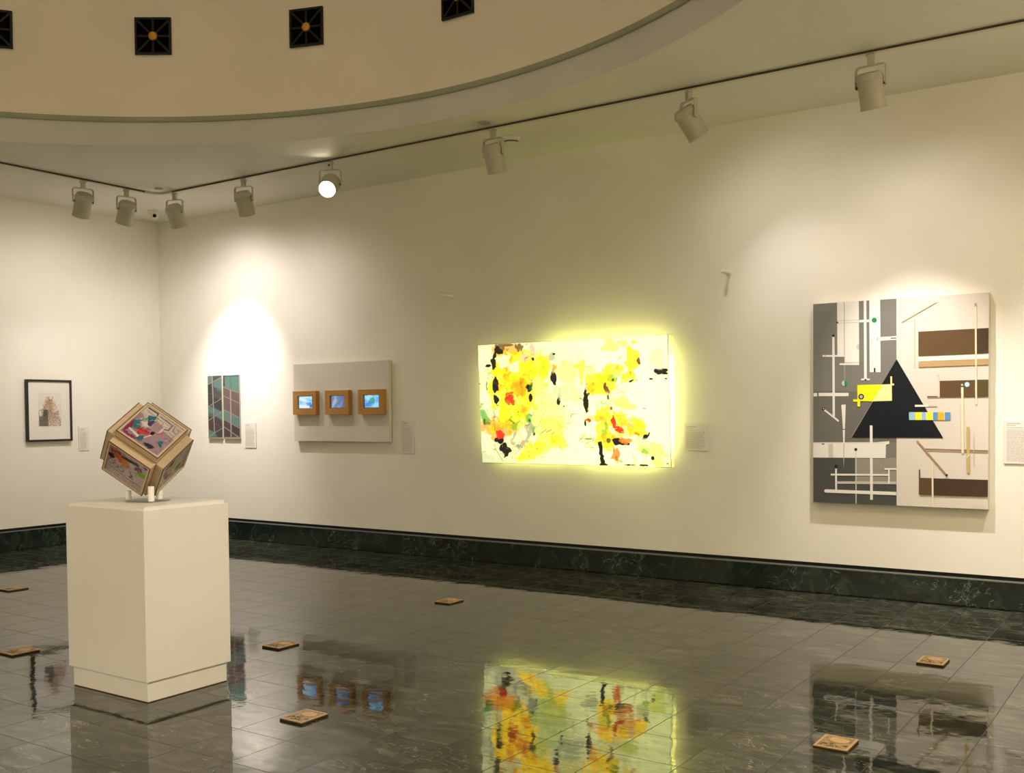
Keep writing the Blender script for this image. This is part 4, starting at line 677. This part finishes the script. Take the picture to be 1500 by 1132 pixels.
# ------------------------------------------------------------------ backlit abstract panel
t = thing('light_panel', 'large glowing yellow abstract panel lit from behind, leaning off the long wall', 'artwork', (5.662, 0, .924))
u0, u1, v0, v1 = 4.716, 6.608, .924, 1.996
lean = math.atan2(.055, v1 - v0)
Mt = LONG.copy(); Mt = Matrix.Translation((0, -.060, v0)) @ Matrix.Rotation(lean, 4, 'X') @ Matrix.Translation((0, 0, -v0)) @ LONG
T = Matrix.Translation(-t.location) @ Mt
ACR = bpy.data.materials.new('clear_acrylic'); ACR.use_nodes = True
N, L = ACR.node_tree.nodes, ACR.node_tree.links
N.remove(N['Principled BSDF']); out = N['Material Output']
tp = N.new('ShaderNodeBsdfTransparent'); tl = N.new('ShaderNodeBsdfTranslucent'); gl = N.new('ShaderNodeBsdfGlossy'); gl.inputs['Roughness'].default_value = .1
m1 = N.new('ShaderNodeMixShader'); m1.inputs[0].default_value = .25; m2 = N.new('ShaderNodeMixShader'); m2.inputs[0].default_value = .05
tl.inputs['Color'].default_value = (.9, .9, .8, 1)
L.new(tp.outputs[0], m1.inputs[1]); L.new(tl.outputs[0], m1.inputs[2]); L.new(m1.outputs[0], m2.inputs[1]); L.new(gl.outputs[0], m2.inputs[2]); L.new(m2.outputs[0], out.inputs['Surface'])
PC = {'W': (.50, .51, .215), 'PG': (.36, .42, .085), 'Y': (.86, .53, .003), 'YL': (.80, .58, .03), 'O': (.56, .155, .002), 'O2': (.50, .08, .003), 'OL': (.05, .038, .006), 'K': (.002, .002, .0015), 'R': (.38, .015, .004),
      'G': (.035, .18, .008), 'DG': (.004, .055, .004), 'YG': (.32, .36, .018), 'GR': (.15, .145, .075), 'GR2': (.26, .265, .12), 'PK': (.45, .20, .12), 'PK2': (.4, .09, .12), 'PY': (.50, .42, .07), 'PYG': (.45, .48, .05), 'BR': (.06, .012, .003)}
A = Art(480, 272, (.275, .285, .145))
A.blob((.90, .93, .295), .76, .5, .42, .62, 0, .08, 1.3); A.blob((.30, .305, .165), .30, .7, .3, .4, 0, .1, .9, .6)
for n_, (col, *a) in enumerate(BLOBS):
    A.blob(PC[col], *a)
    if col == 'Y' and a[2] > .03:       # smears and bald patches inside every yellow mass
        q = random.Random(n_)
        for k in range(7):
            A.blob(PC[q.choice(['YL', 'O', 'W', 'Y', 'PY', 'PYG'])], a[0] + q.uniform(-.7, .7) * a[2], a[1] + q.uniform(-.7, .7) * a[3], a[2] * q.uniform(.12, .35), a[3] * q.uniform(.08, .3), q.uniform(0, 90), .9, .25, .7)
        for k in range(4):
            u, v = a[0] + q.uniform(-1, 1) * a[2], a[1] + q.uniform(-1, 1) * a[3]
            A.path(PC[q.choice(['OL', 'BR', 'O2', 'G'])], [(u, v), (u + q.uniform(-.02, .02), v + q.uniform(-.03, .03)), (u + q.uniform(-.03, .03), v + q.uniform(-.05, .05))], .004, .6)
for col, *a in STROKES: A.line(PC[col], *a[:4], a[4] * 1.1, .85)
r2_ = random.Random(11)
for i in range(150):   # speckle and scratchy marks
    left = r2_.random() < .5
    u = r2_.uniform(.03, .33) if left else r2_.uniform(.56, .86); v = r2_.uniform(.05, .9)
    c = r2_.choice(['K', 'OL', 'O', 'BR', 'PY', 'W', 'Y', 'G'])
    a = r2_.random() * 6.28; s = r2_.uniform(.004, .02)
    A.line(PC[c], u, v, u + math.cos(a) * s, v + math.sin(a) * s * 1.7, r2_.uniform(.002, .006), .6)
for i in range(40):
    u = r2_.uniform(.86, 1); v = r2_.uniform(.0, .1); A.line(PC[r2_.choice(['K', 'OL', 'G'])], u, v, u + .008, v + .012, .004, .6)
for i in range(90):   # scratchy dark curls over both painted masses
    left = r2_.random() < .6
    u = r2_.uniform(.04, .32) if left else r2_.uniform(.50, .84); v = r2_.uniform(.06, .88); a = r2_.random() * 6.28; pts = [(u, v)]
    for k in range(5):
        a += r2_.uniform(-1.1, 1.1); u += math.cos(a) * .008; v += math.sin(a) * .014; pts.append((u, v))
    A.path(PC[r2_.choice(['K', 'OL', 'OL', 'BR', 'G', 'O2', 'DG'])], pts, r2_.uniform(.003, .008), r2_.uniform(.4, .9))
A.img *= (.95 + .10 * A.fine)[..., None]
LBM = attr_mat('backlit_picture', .2, .5, emit=3.0)
bm = bmesh.new(); box(bm, u0, u1, v0, v1, -.012, -.0006, .001, 0, T); new_obj('panel', bm, mat('panel_acrylic', (.75, .75, .62), .3), t)
A.build('picture', T, u0 + .001, u1 - .001, v0 + .001, v1 - .001, 0, LBM, t)
# clear acrylic sides back to the wall
def wallp(u, v): return Vector((u, -.001, v)) - t.location
bm = bmesh.new()
def side(a, b, n):
    pa = T @ Vector((a[0], a[1], -.004)); pb = T @ Vector((b[0], b[1], -.004)); qa = wallp(*a); qb = wallp(*b)
    n = Vector(n) * .005
    vs = [bm.verts.new(x) for x in (pa, pb, qb, qa, pa + n, pb + n, qb + n, qa + n)]
    for f in ((0, 1, 2, 3), (7, 6, 5, 4), (0, 4, 5, 1), (1, 5, 6, 2), (2, 6, 7, 3), (3, 7, 4, 0)): bm.faces.new([vs[i] for i in f])
side((u0, v0), (u0, v1), (-1, 0, 0)); side((u1, v0), (u1, v1), (1, 0, 0)); side((u0, v0), (u1, v0), (0, 0, -1)); side((u0, v1), (u1, v1), (0, 0, 1))
bmesh.ops.recalc_face_normals(bm, faces=bm.faces)
new_obj('acrylic_edge', bm, ACR, t)
for a in ((u0 + .05, v1 - .05), (u1 - .05, v1 - .05), (u0 + .05, v0 + .05), (u1 - .05, v0 + .05)):
    bm = bmesh.new(); p = T @ Vector((a[0], a[1], -.012)); q_ = wallp(*a); tube(bm, [q_, p], .007, 12); new_obj('standoff', bm, mat('steel_pin', (.6, .6, .55), .3, .9), t)
def lamp_tube(name, a, b, strength, d=.055, d2=None):
    bm = bmesh.new(); tube(bm, [Vector((a[0], -d, a[1])) - t.location, Vector((b[0], -(d2 or d), b[1])) - t.location], .008, 12)
    new_obj('lamp_tube', bm, mat(name, (.9, .9, .6), .4, emit=(.97, 1.0, .30), estr=strength), t)
lamp_tube('tube_bright', (u1 - .10, v0 + .14), (u1 - .10, v1 - .16), 82, .046, .080)
lamp_tube('tube_bright', (u0 + 1.0, v0 + .10), (u1 - .14, v0 + .10), 125, .044)
lamp_tube('tube_mid', (u0 + .7, v1 - .11), (u1 - .14, v1 - .11), 68, .08)
lamp_tube('tube_dim', (u0 + .08, v0 + .15), (u0 + .08, v1 - .15), 22, .046, .080)
lamp_tube('tube_dim', (u0 + .14, v0 + .09), (u0 + .9, v0 + .09), 24, .044)


# ------------------------------------------------------------------ geometric painting
t = thing('geometric_painting', 'large geometric painting with a black triangle, grey and cream halves', 'painting', (8.376, 0, .69))
T = Matrix.Translation(-t.location) @ LONG
u0, u1, v0, v1 = 7.775, 8.978, .690, 2.168
bm = bmesh.new(); box(bm, u0, u1, v0, v1, .004, .0592, .002, 0, T); new_obj('canvas', bm, paint('canvas_edge', (.62, .58, .50), .8, .1), t)
GCOL = dict(cream=(.62, .575, .51), grey=(.175, .17, .15), grey_mid=(.135, .13, .115), grey_dark=(.068, .072, .064), grey_light=(.26, .24, .21), white=(.72, .70, .65), taupe=(.36, .30, .24),
            dark_green=(.02, .05, .03), green=(.01, .25, .07), dark=(.02, .02, .02), beige_grey=(.56, .50, .42), grey_light2=(.48, .46, .41), black_blue=(.0055, .008, .0115), brown_grey=(.22, .18, .15),
            yellow=(.87, .76, .01), pale_yellow=(.85, .74, .32), lilac=(.42, .40, .46), sky=(.30, .50, .62), blue=(.09, .28, .50), orange=(.85, .42, .012), beige=(.60, .49, .34), brown=(.105, .062, .026),
            brown_dark=(.058, .036, .020), tan=(.44, .29, .14), olive=(.085, .068, .022), cream_line=(.72, .64, .46), peach=(.76, .55, .38), sky_pale=(.45, .66, .74), brown_line=(.26, .16, .075), tan_dark=(.36, .22, .12), gold=(.50, .36, .14))
GM = {k: paint('pigment_' + k, c, .6, .05, 400, .004) for k, c in GCOL.items()}
bm = bmesh.new(); frame_bars(bm, u0 + .03, u1 - .03, v0 + .03, v1 - .03, .05, .0005, .006, T); new_obj('stretcher_frame', bm, mat('pine_stretcher', (.5, .38, .24), .7), t)
flat_design('painted_design', T, u0, u1, v0, v1, .0596, GEOM_SHAPES, GM, t, .00006)

# ------------------------------------------------------------------ pedestal
t = thing('pedestal', 'white square plinth standing on the marble floor under the sculpture', 'pedestal', (5.70, -4.365, 0))
x0, x1, y0, y1 = 5.385 - 5.70, 6.025 - 5.70, -4.620 + 4.365, -4.110 + 4.365
bm = bmesh.new(); box(bm, x0 + .016, x1 - .016, y0 + .016, y1 - .016, .004, .098, .001); new_obj('base', bm, PEDW, t)
bm = bmesh.new(); box(bm, x0 + .018, x1 - .018, y0 + .018, y1 - .018, 0, .006); new_obj('foot', bm, mat('raw_plywood', (.16, .07, .03), .7), t)
bm = bmesh.new(); box(bm, x0 + .024, x1 - .024, y0 + .024, y1 - .024, .096, .104); new_obj('shadow_gap', bm, mat('gap_grey', (.10, .09, .07), .7), t)
bm = bmesh.new(); box(bm, x0, x1, y0, y1, .102, .930, .0025); new_obj('body', bm, PEDW, t)
bm = bmesh.new(); box(bm, x0 + .014, x1 - .014, y0 + .014, y1 - .014, .9295, .946, .002); new_obj('top', bm, PEDW, t)

# stand of clear disc and white posts
C0 = Vector((5.726, -4.378, 0)); ZP = .946
CLEAR = bpy.data.materials.new('clear_plastic'); CLEAR.use_nodes = True
N, L = CLEAR.node_tree.nodes, CLEAR.node_tree.links
N.remove(N['Principled BSDF'])
a_, g_, x_ = N.new('ShaderNodeBsdfTransparent'), N.new('ShaderNodeBsdfGlossy'), N.new('ShaderNodeMixShader')
a_.inputs['Color'].default_value = (.94, .95, .93, 1); g_.inputs['Roughness'].default_value = .05; x_.inputs[0].default_value = .08
L.new(a_.outputs[0], x_.inputs[1]); L.new(g_.outputs[0], x_.inputs[2]); L.new(x_.outputs[0], N['Material Output'].inputs['Surface'])
t = thing('cube_stand', 'low clear stand with three white posts on top of the pedestal', 'stand', (C0.x, C0.y, ZP))
bm = bmesh.new(); lathe(bm, [(.110, 0), (.110, .006), (.108, .008)], 48); bmesh.ops.recalc_face_normals(bm, faces=bm.faces); new_obj('disc', bm, CLEAR, t, True)
for px, py in ((5.8185, -4.4245), (5.585, -4.392), (5.738, -4.316)):
    zt = .080 if px > 5.8 else .048
    bm = bmesh.new(); lathe(bm, [(.0155, .006), (.0155, zt), (.0145, zt + .002)], 20, Matrix.Translation((px - C0.x, py - C0.y, 0))); new_obj('post', bm, mat('white_post', (.82, .80, .74), .35), t, True)

# cube of framed collages balanced on one corner
Bu, Bl, Br = Vector((.74, -.323, .591)).normalized(), Vector((.092, -.821, -.563)).normalized(), Vector((.667, .471, -.578)).normalized()
CC = Vector((5.724, -4.375, 1.212)); H_, S_, TH = .169, .1225, .046
t = thing('collage_cube', 'cube of six wood framed collages balanced on its corner', 'sculpture', CC)
BEECH = mat('beech_wood', (.50, .33, .17), .5)
N, L, b = nodes_of(BEECH)
tc = N.new('ShaderNodeTexCoord'); mp = N.new('ShaderNodeMapping'); mp.inputs['Scale'].default_value = (3, 40, 40); nz = N.new('ShaderNodeTexNoise'); nz.inputs['Scale'].default_value = 3; nz.inputs['Detail'].default_value = 4
cr = N.new('ShaderNodeValToRGB'); cr.color_ramp.elements[0].color = (.47, .345, .205, 1); cr.color_ramp.elements[1].color = (.58, .44, .275, 1)
L.new(tc.outputs['Object'], mp.inputs[0]); L.new(mp.outputs[0], nz.inputs['Vector']); L.new(nz.outputs['Fac'], cr.inputs['Fac']); L.new(cr.outputs[0], b.inputs['Base Color'])
EDGE = mat('dark_wood_edge', (.09, .055, .025), .6)
bm = bmesh.new(); hh = H_ - TH - .001
box(bm, -hh, hh, -hh, hh, -hh, hh, 0, 0, Matrix((Bu, Bl, Br)).transposed().to_4x4()); new_obj('core', bm, mat('core_black', (.01, .008, .006), .8), t)
LAV, CRM = (.35, .25, .275), (.60, .50, .42)
def art_top():
    A = Art(110, 110, LAV)           # u to the right edge, v to the upper edge
    A.poly((.58, .50, .43), [(.0, .72), (1, .62), (1, 1), (0, 1)], .85); A.blob((.62, .55, .48), .3, .86, .35, .1, 0, .4, .3, .8)
    A.blob((.66, .62, .56), .22, .62, .14, .16, 0, .4, .3, .9)
    A.blob((.02, .20, .20), .12, .40, .10, .14, 0, .5, .15); A.blob((.02, .20, .22), .27, .74, .08, .10, 0, .5, .15); A.blob((.10, .30, .10), .18, .62, .05, .06, 0, .5, .2, .8)
    A.blob((.10, .04, .14), .36, .66, .08, .08, 0, .5, .2); A.blob((.30, .02, .10), .05, .25, .06, .16, 0, .4, .2)
    A.blob((.42, .03, .06), .33, .33, .12, .09, -20, .5, .2); A.blob((.55, .08, .09), .40, .31, .07, .06, 0, .5, .2); A.blob((.45, .05, .10), .42, .47, .05, .03, 0, .7, .3)
    A.poly((.42, .30, .33), [(.40, .50), (.62, .50), (.62, .80), (.40, .80)]); A.path((.66, .60, .54), [(.40, .82), (.64, .80), (.66, .52)], .03)
    A.path((.70, .66, .60), [(.10, .20), (.34, .16), (.42, .10)], .05); A.path((.60, .10, .14), [(.5, .22), (.62, .45), (.72, .62)], .04); A.path((.70, .64, .58), [(.48, .20), (.60, .45)], .025)
    A.blob((.02, .18, .20), .43, .14, .07, .08, 0, .6, .2); A.blob((.02, .18, .20), .82, .36, .07, .07, 0, .6, .2); A.blob((.03, .12, .12), .88, .28, .05, .05, 0, .6, .2)
    A.blob((.03, .04, .06), .72, .10, .12, .06, 0, .7, .15); A.blob((.30, .02, .12), .2, .05, .2, .04, 0, .6, .3)
    A.blob((.01, .01, .01), .55, .42, .04, .06, 0, .5, .2)
    A.path((.02, .02, .02), [(.05, .96), (.30, .97), (.32, .91)], .03); A.path((.02, .03, .02), [(.38, .94), (.60, .93), (.74, .92), (.75, .74), (.66, .70)], .022)
    A.path((.05, .06, .05), [(.08, .88), (.55, .84), (.56, .72)], .012); A.path((.05, .06, .05), [(.80, .95), (.83, .80), (.92, .78)], .014)
    A.path((.10, .16, .05), [(.80, .70), (.95, .68)], .012); A.path((.08, .10, .06), [(.86, .92), (.95, .90), (.94, .60)], .010)
    for i in range(90):
        u, v = r2_.uniform(.03, .97), r2_.uniform(.03, .97)
        A.line(r2_.choice([(.02, .16, .17), (.45, .05, .12), (.05, .05, .06), (.62, .56, .50), (.22, .03, .14), (.30, .20, .24), (.08, .20, .06)]), u, v, u + r2_.uniform(-.06, .06), v + r2_.uniform(-.06, .06), r2_.uniform(.006, .016), .75)
    A.blob((.36, .26, .29), .52, .63, .09, .12, 0, .1, .1, .8); A.path((.58, .52, .46), [(.42, .78), (.63, .77), (.63, .52)], .018)
    A.blob((.36, .27, .29), .70, .38, .10, .14, 0, .3, .2, .8)
    for i in range(30):
        u, v = r2_.uniform(.04, .96), r2_.uniform(.62, .96); A.line((.10, .09, .08), u, v, u + r2_.uniform(-.04, .04), v + r2_.uniform(-.02, .02), .008, .7)
    return A
def art_low():
    A = Art(110, 110, (.44, .36, .38))
    A.blob((.50, .42, .36), .5, .3, .5, .3, 0, .4, .5, .6)
    A.blob((.20, .03, .10), .15, .85, .16, .12, 0, .5, .2); A.blob((.50, .14, .02), .30, .72, .16, .12, 0, .6, .2); A.blob((.58, .20, .02), .46, .66, .10, .10, 0, .6, .2); A.blob((.42, .22, .05), .12, .93, .10, .04, 0, .5, .3)
    A.blob((.02, .02, .03), .08, .62, .11, .09, 0, .5, .15); A.blob((.10, .04, .12), .78, .78, .10, .14, 0, .6, .2); A.blob((.03, .03, .04), .62, .86, .2, .04, -10, .5, .2)
    A.blob((.40, .10, .02), .82, .68, .05, .10, 0, .6, .2); A.blob((.55, .48, .44), .60, .72, .08, .08, 0, .5, .3)
    A.blob((.16, .40, .03), .90, .62, .10, .07, -20, .6, .2); A.blob((.20, .45, .04), .80, .56, .12, .03, -20, .5, .2)
    A.blob((.10, .03, .12), .94, .95, .06, .06, 0, .5, .2)
    for cx_, cy_, r_0 in ((.10, .42, .07), (.24, .38, .07), (.38, .36, .07)):
        A.path((.06, .06, .06), [(cx_ + r_0 * math.cos(a), cy_ + r_0 * math.sin(a)) for a in np.linspace(0, 6.3, 14)], .014)
    A.path((.04, .04, .04), [(.02, .26), (.30, .22), (.60, .18), (.96, .20)], .016); A.path((.05, .05, .05), [(.62, .45), (.70, .36), (.62, .30), (.72, .28)], .03)
    for i in range(60):
        u, v = r2_.uniform(.03, .97), r2_.uniform(.45, .97)
        A.line(r2_.choice([(.16, .03, .10), (.45, .16, .03), (.04, .03, .05), (.55, .48, .44), (.30, .10, .20), (.12, .30, .05)]), u, v, u + r2_.uniform(-.07, .07), v + r2_.uniform(-.05, .05), r2_.uniform(.008, .02), .75)
    for i in range(50):
        u, v = r2_.uniform(.04, .96), r2_.uniform(.04, .5); A.line((.06, .05, .06), u, v, u + r2_.uniform(-.05, .05), v + r2_.uniform(-.03, .03), .012, .8)
    return A
def art_side(seed):
    A = Art(80, 80, (.46, .40, .36)); q = random.Random(seed)
    for i in range(22):
        A.blob(q.choice([(.05, .04, .05), (.10, .25, .06), (.28, .05, .16), (.30, .08, .06), (.55, .48, .42), (.04, .14, .15), (.45, .38, .10)]), q.random(), q.random(), q.uniform(.04, .14), q.uniform(.04, .14), 0, .6, .2, .9)
    for i in range(30):
        u, v = q.random(), q.random(); A.line((.05, .05, .05), u, v, u + q.uniform(-.15, .15), v + q.uniform(-.15, .15), .014, .8)
    return A
faces = [(Bu, -Bl, -1, art_top()), (Bl, Bu, -1, art_low()), (Br, Bu, 1, art_side(5)), (-Br, Bu, 1, art_side(6)), (-Bl, Bu, 1, art_side(7)), (-Bu, Bl, 1, art_side(8))]
for n, up, sg, A in faces:
    rt = up.cross(n)
    M = Matrix((rt, up, n)).transposed().to_4x4()
    pn = bpy.data.objects.new('framed_collage', None); COL.objects.link(pn); pn.parent = t; pn.empty_display_size = .05
    fw = .013
    bm = bmesh.new(); frame_bars(bm, -S_, S_, -S_, S_, fw, H_ - TH, H_, M, .0012); fr = new_obj('wood_frame', bm, BEECH, pn)
    bm = bmesh.new(); frame_bars(bm, -S_ - .0006, S_ + .0006, -S_ - .0006, S_ + .0006, .0035, H_ - .004, H_ + .0004, M); new_obj('frame_edge', bm, EDGE, pn)
    bm = bmesh.new(); box(bm, -S_ + .006, S_ - .006, -S_ + .006, S_ - .006, H_ - TH + .001, H_ - .006, 0, 0, M); new_obj('back_board', bm, BEECH, pn)
    q = S_ - fw - .0005; A.img = A.img ** 1.12 * .88
    A.build('collage', M, -q, q, -q, q, H_ - .0045, CANVASM, pn)

# ------------------------------------------------------------------ brass floor plates
BRZ = mat('pale_bronze', (.36, .26, .15), .55, .1)
N, L, b = nodes_of(BRZ)
tc = N.new('ShaderNodeTexCoord'); nz = N.new('ShaderNodeTexNoise'); nz.inputs['Scale'].default_value = 60; nz.inputs['Detail'].default_value = 4
cr = N.new('ShaderNodeValToRGB'); cr.color_ramp.elements[0].color = (.20, .14, .07, 1); cr.color_ramp.elements[1].color = (.42, .29, .16, 1); cr.color_ramp.elements[0].position = .35; cr.color_ramp.elements[1].position = .65
L.new(tc.outputs['Object'], nz.inputs['Vector']); L.new(nz.outputs['Fac'], cr.inputs['Fac']); L.new(cr.outputs[0], b.inputs['Base Color'])
BRE = mat('dark_bronze_edge', (.05, .025, .01), .5, .2)
BRF = mat('bronze_field', (.14, .10, .05), .55, .1)
BRR = mat('red_bronze', (.52, .35, .20), .5, .1)
plates = [(6.825, -4.370, 'tan metal floor plate lying nearest in front of the pedestal, below the screens reflection'),
          (5.648, -3.415, 'tan metal floor plate just right of the pedestal, farther back'),
          (8.960, -3.445, 'bronze floor plate lying on the geometric painting reflection'),
          (8.988, -1.782, 'bronze floor plate nearest to the long wall below the geometric painting'),
          (5.638, -1.762, 'dim bronze floor plate far back, in front of the glowing panel'),
          (4.463, -4.353, 'tan floor plate left of the pedestal beside the drawing reflection'),
          (2.322, -3.165, 'tan floor plate farthest back by the short wall, at the photo edge')]
P0 = None
for i, (x, y, lab) in enumerate(plates):
    if P0 is None:
        t = thing('floor_plate', lab, 'floor plate', (x, y, 0), 'bronze plates set on the marble floor')
        bm = bmesh.new(); box(bm, -.070, .070, -.084, .084, .0, .008, .002); new_obj('plate', bm, BRE, t)
        bm = bmesh.new(); box(bm, -.060, .060, -.074, .074, .008, .0092); new_obj('field', bm, BRZ, t)
        bm = bmesh.new(); frame_bars(bm, -.069, .069, -.083, .083, .010, .008, .0125, Matrix.Identity(4), .001); new_obj('rim', bm, BRR, t)
        bm = bmesh.new(); lathe(bm, [(.036, .009), (.036, .013), (.031, .0145), (.029, .0125), (.018, .013), (.004, .015)], 32, Matrix.Translation((.005, .030, 0)) @ Matrix.Diagonal((1.15, .95, 1, 1))); bmesh.ops.recalc_face_normals(bm, faces=bm.faces); new_obj('cap', bm, BRR, t, True)
        bm = bmesh.new(); q = random.Random(2)
        for k in range(16):
            a, c = q.uniform(-.055, .045), q.uniform(-.068, -.022); box(bm, a, a + q.uniform(.006, .016), c, c + .006, .009, .0112, .0008)
        new_obj('relief', bm, BRF, t)
        P0 = t
    else:
        t = P0.copy(); COL.objects.link(t); t.location = (x, y, 0); t['label'] = lab
        for ch in P0.children:
            c = ch.copy(); COL.objects.link(c); c.parent = t

# added lamps standing in for the unseen gallery: dome fill, wall washers, two sculpture spots
def area(loc, aim, w, h, watts, col):
    ld = bpy.data.lights.new('added_fill_lamp', 'AREA'); ld.shape = 'RECTANGLE'; ld.size = w; ld.size_y = h; ld.energy = watts; ld.color = col
    o = bpy.data.objects.new('added_fill_lamp', ld); COL.objects.link(o); o.location = loc
    o.rotation_euler = (Vector(aim) - Vector(loc)).to_track_quat('-Z', 'Y').to_euler(); o['kind'] = 'helper'
def spot(loc, aim, watts, size, col):
    ld = bpy.data.lights.new('stand_in_beam', 'SPOT'); ld.energy = watts; ld.color = col; ld.spot_size = math.radians(size); ld.spot_blend = 1; ld.shadow_soft_size = .05
    o = bpy.data.objects.new('stand_in_beam', ld); COL.objects.link(o); o.location = loc
    o.rotation_euler = (Vector(aim) - Vector(loc)).to_track_quat('-Z', 'Y').to_euler(); o['kind'] = 'helper'
area((CX, CY, 7.6), (CX, CY, 0), 3, 3, 50, (1, .84, .62))  # ambient fill added high up in the dome, without a fitting
for x in (3.0, 6.0, 9.0):
    area((x, RY + 1.2, 3.5), (x, RY, 1.2), .5, .2, 72, (1, .83, .54))
for y in (-2.5, -5.0, -9.0):
    area((RX - 1.2, y, 3.5), (RX, y, 1.2), .5, .2, 72, (1, .83, .54))
spot((9.9, -4.2, 3.45), (5.85, -4.38, 1.0), 370, 40, (1, .905, .84))  # added to brighten the right side of pedestal and cube
spot((6.4, -10.2, 3.45), (5.72, -4.50, .8), 350, 40, (1, .905, .84))  # added to brighten the left face of the pedestal
spot((9.75, TY, 3.42), (9.65, 0, .6), 230, 56, (1, .905, .84))
# small spot added for the ceiling streak beside the lamp that faces into the room
spot((3.80, -1.05, 3.50), (3.85, -1.45, 3.63), 2.2, 110, (1, .88, .66))
w = bpy.data.worlds.new('world'); scn.world = w; w.use_nodes = True
w.node_tree.nodes['Background'].inputs[0].default_value = (0, 0, 0, 1)
EXPOSURE = 0.0


# ------------------------------------------------------------------ camera and view
cd = bpy.data.cameras.new('camera'); cam = bpy.data.objects.new('camera', cd); COL.objects.link(cam)
yaw, pitch, roll = 0.598331511, -0.0292339444, -0.00899136578
F = Vector((-math.sin(yaw) * math.cos(pitch), math.cos(yaw) * math.cos(pitch), math.sin(pitch)))
R0 = Vector((math.cos(yaw), math.sin(yaw), 0)); U0 = R0.cross(F)
Rr = R0 * math.cos(roll) + U0 * math.sin(roll); Ur = U0 * math.cos(roll) - R0 * math.sin(roll)
Mcam = Matrix((Rr, Ur, -F)).transposed().to_4x4(); Mcam.translation = (10.219, -7.647, 1.387)
cam.matrix_world = Mcam
cd.sensor_fit = 'HORIZONTAL'; cd.sensor_width = 36.0; cd.lens = 1497.402 / 1500 * 36
cd.shift_y = (646.709 - 566) / 1500
cd.clip_start = .05; cd.clip_end = 100
scn.camera = cam
scn.view_settings.view_transform = 'Standard'; scn.view_settings.look = 'None'
scn.view_settings.gamma = 1.0; scn.view_settings.use_curve_mapping = False
scn.view_settings.exposure = EXPOSURE
scn.cycles.use_denoising = True
scn.cycles.max_bounces = 10; scn.cycles.diffuse_bounces = 6; scn.cycles.glossy_bounces = 4; scn.cycles.transparent_max_bounces = 12
scn.cycles.sample_clamp_indirect = 6.0
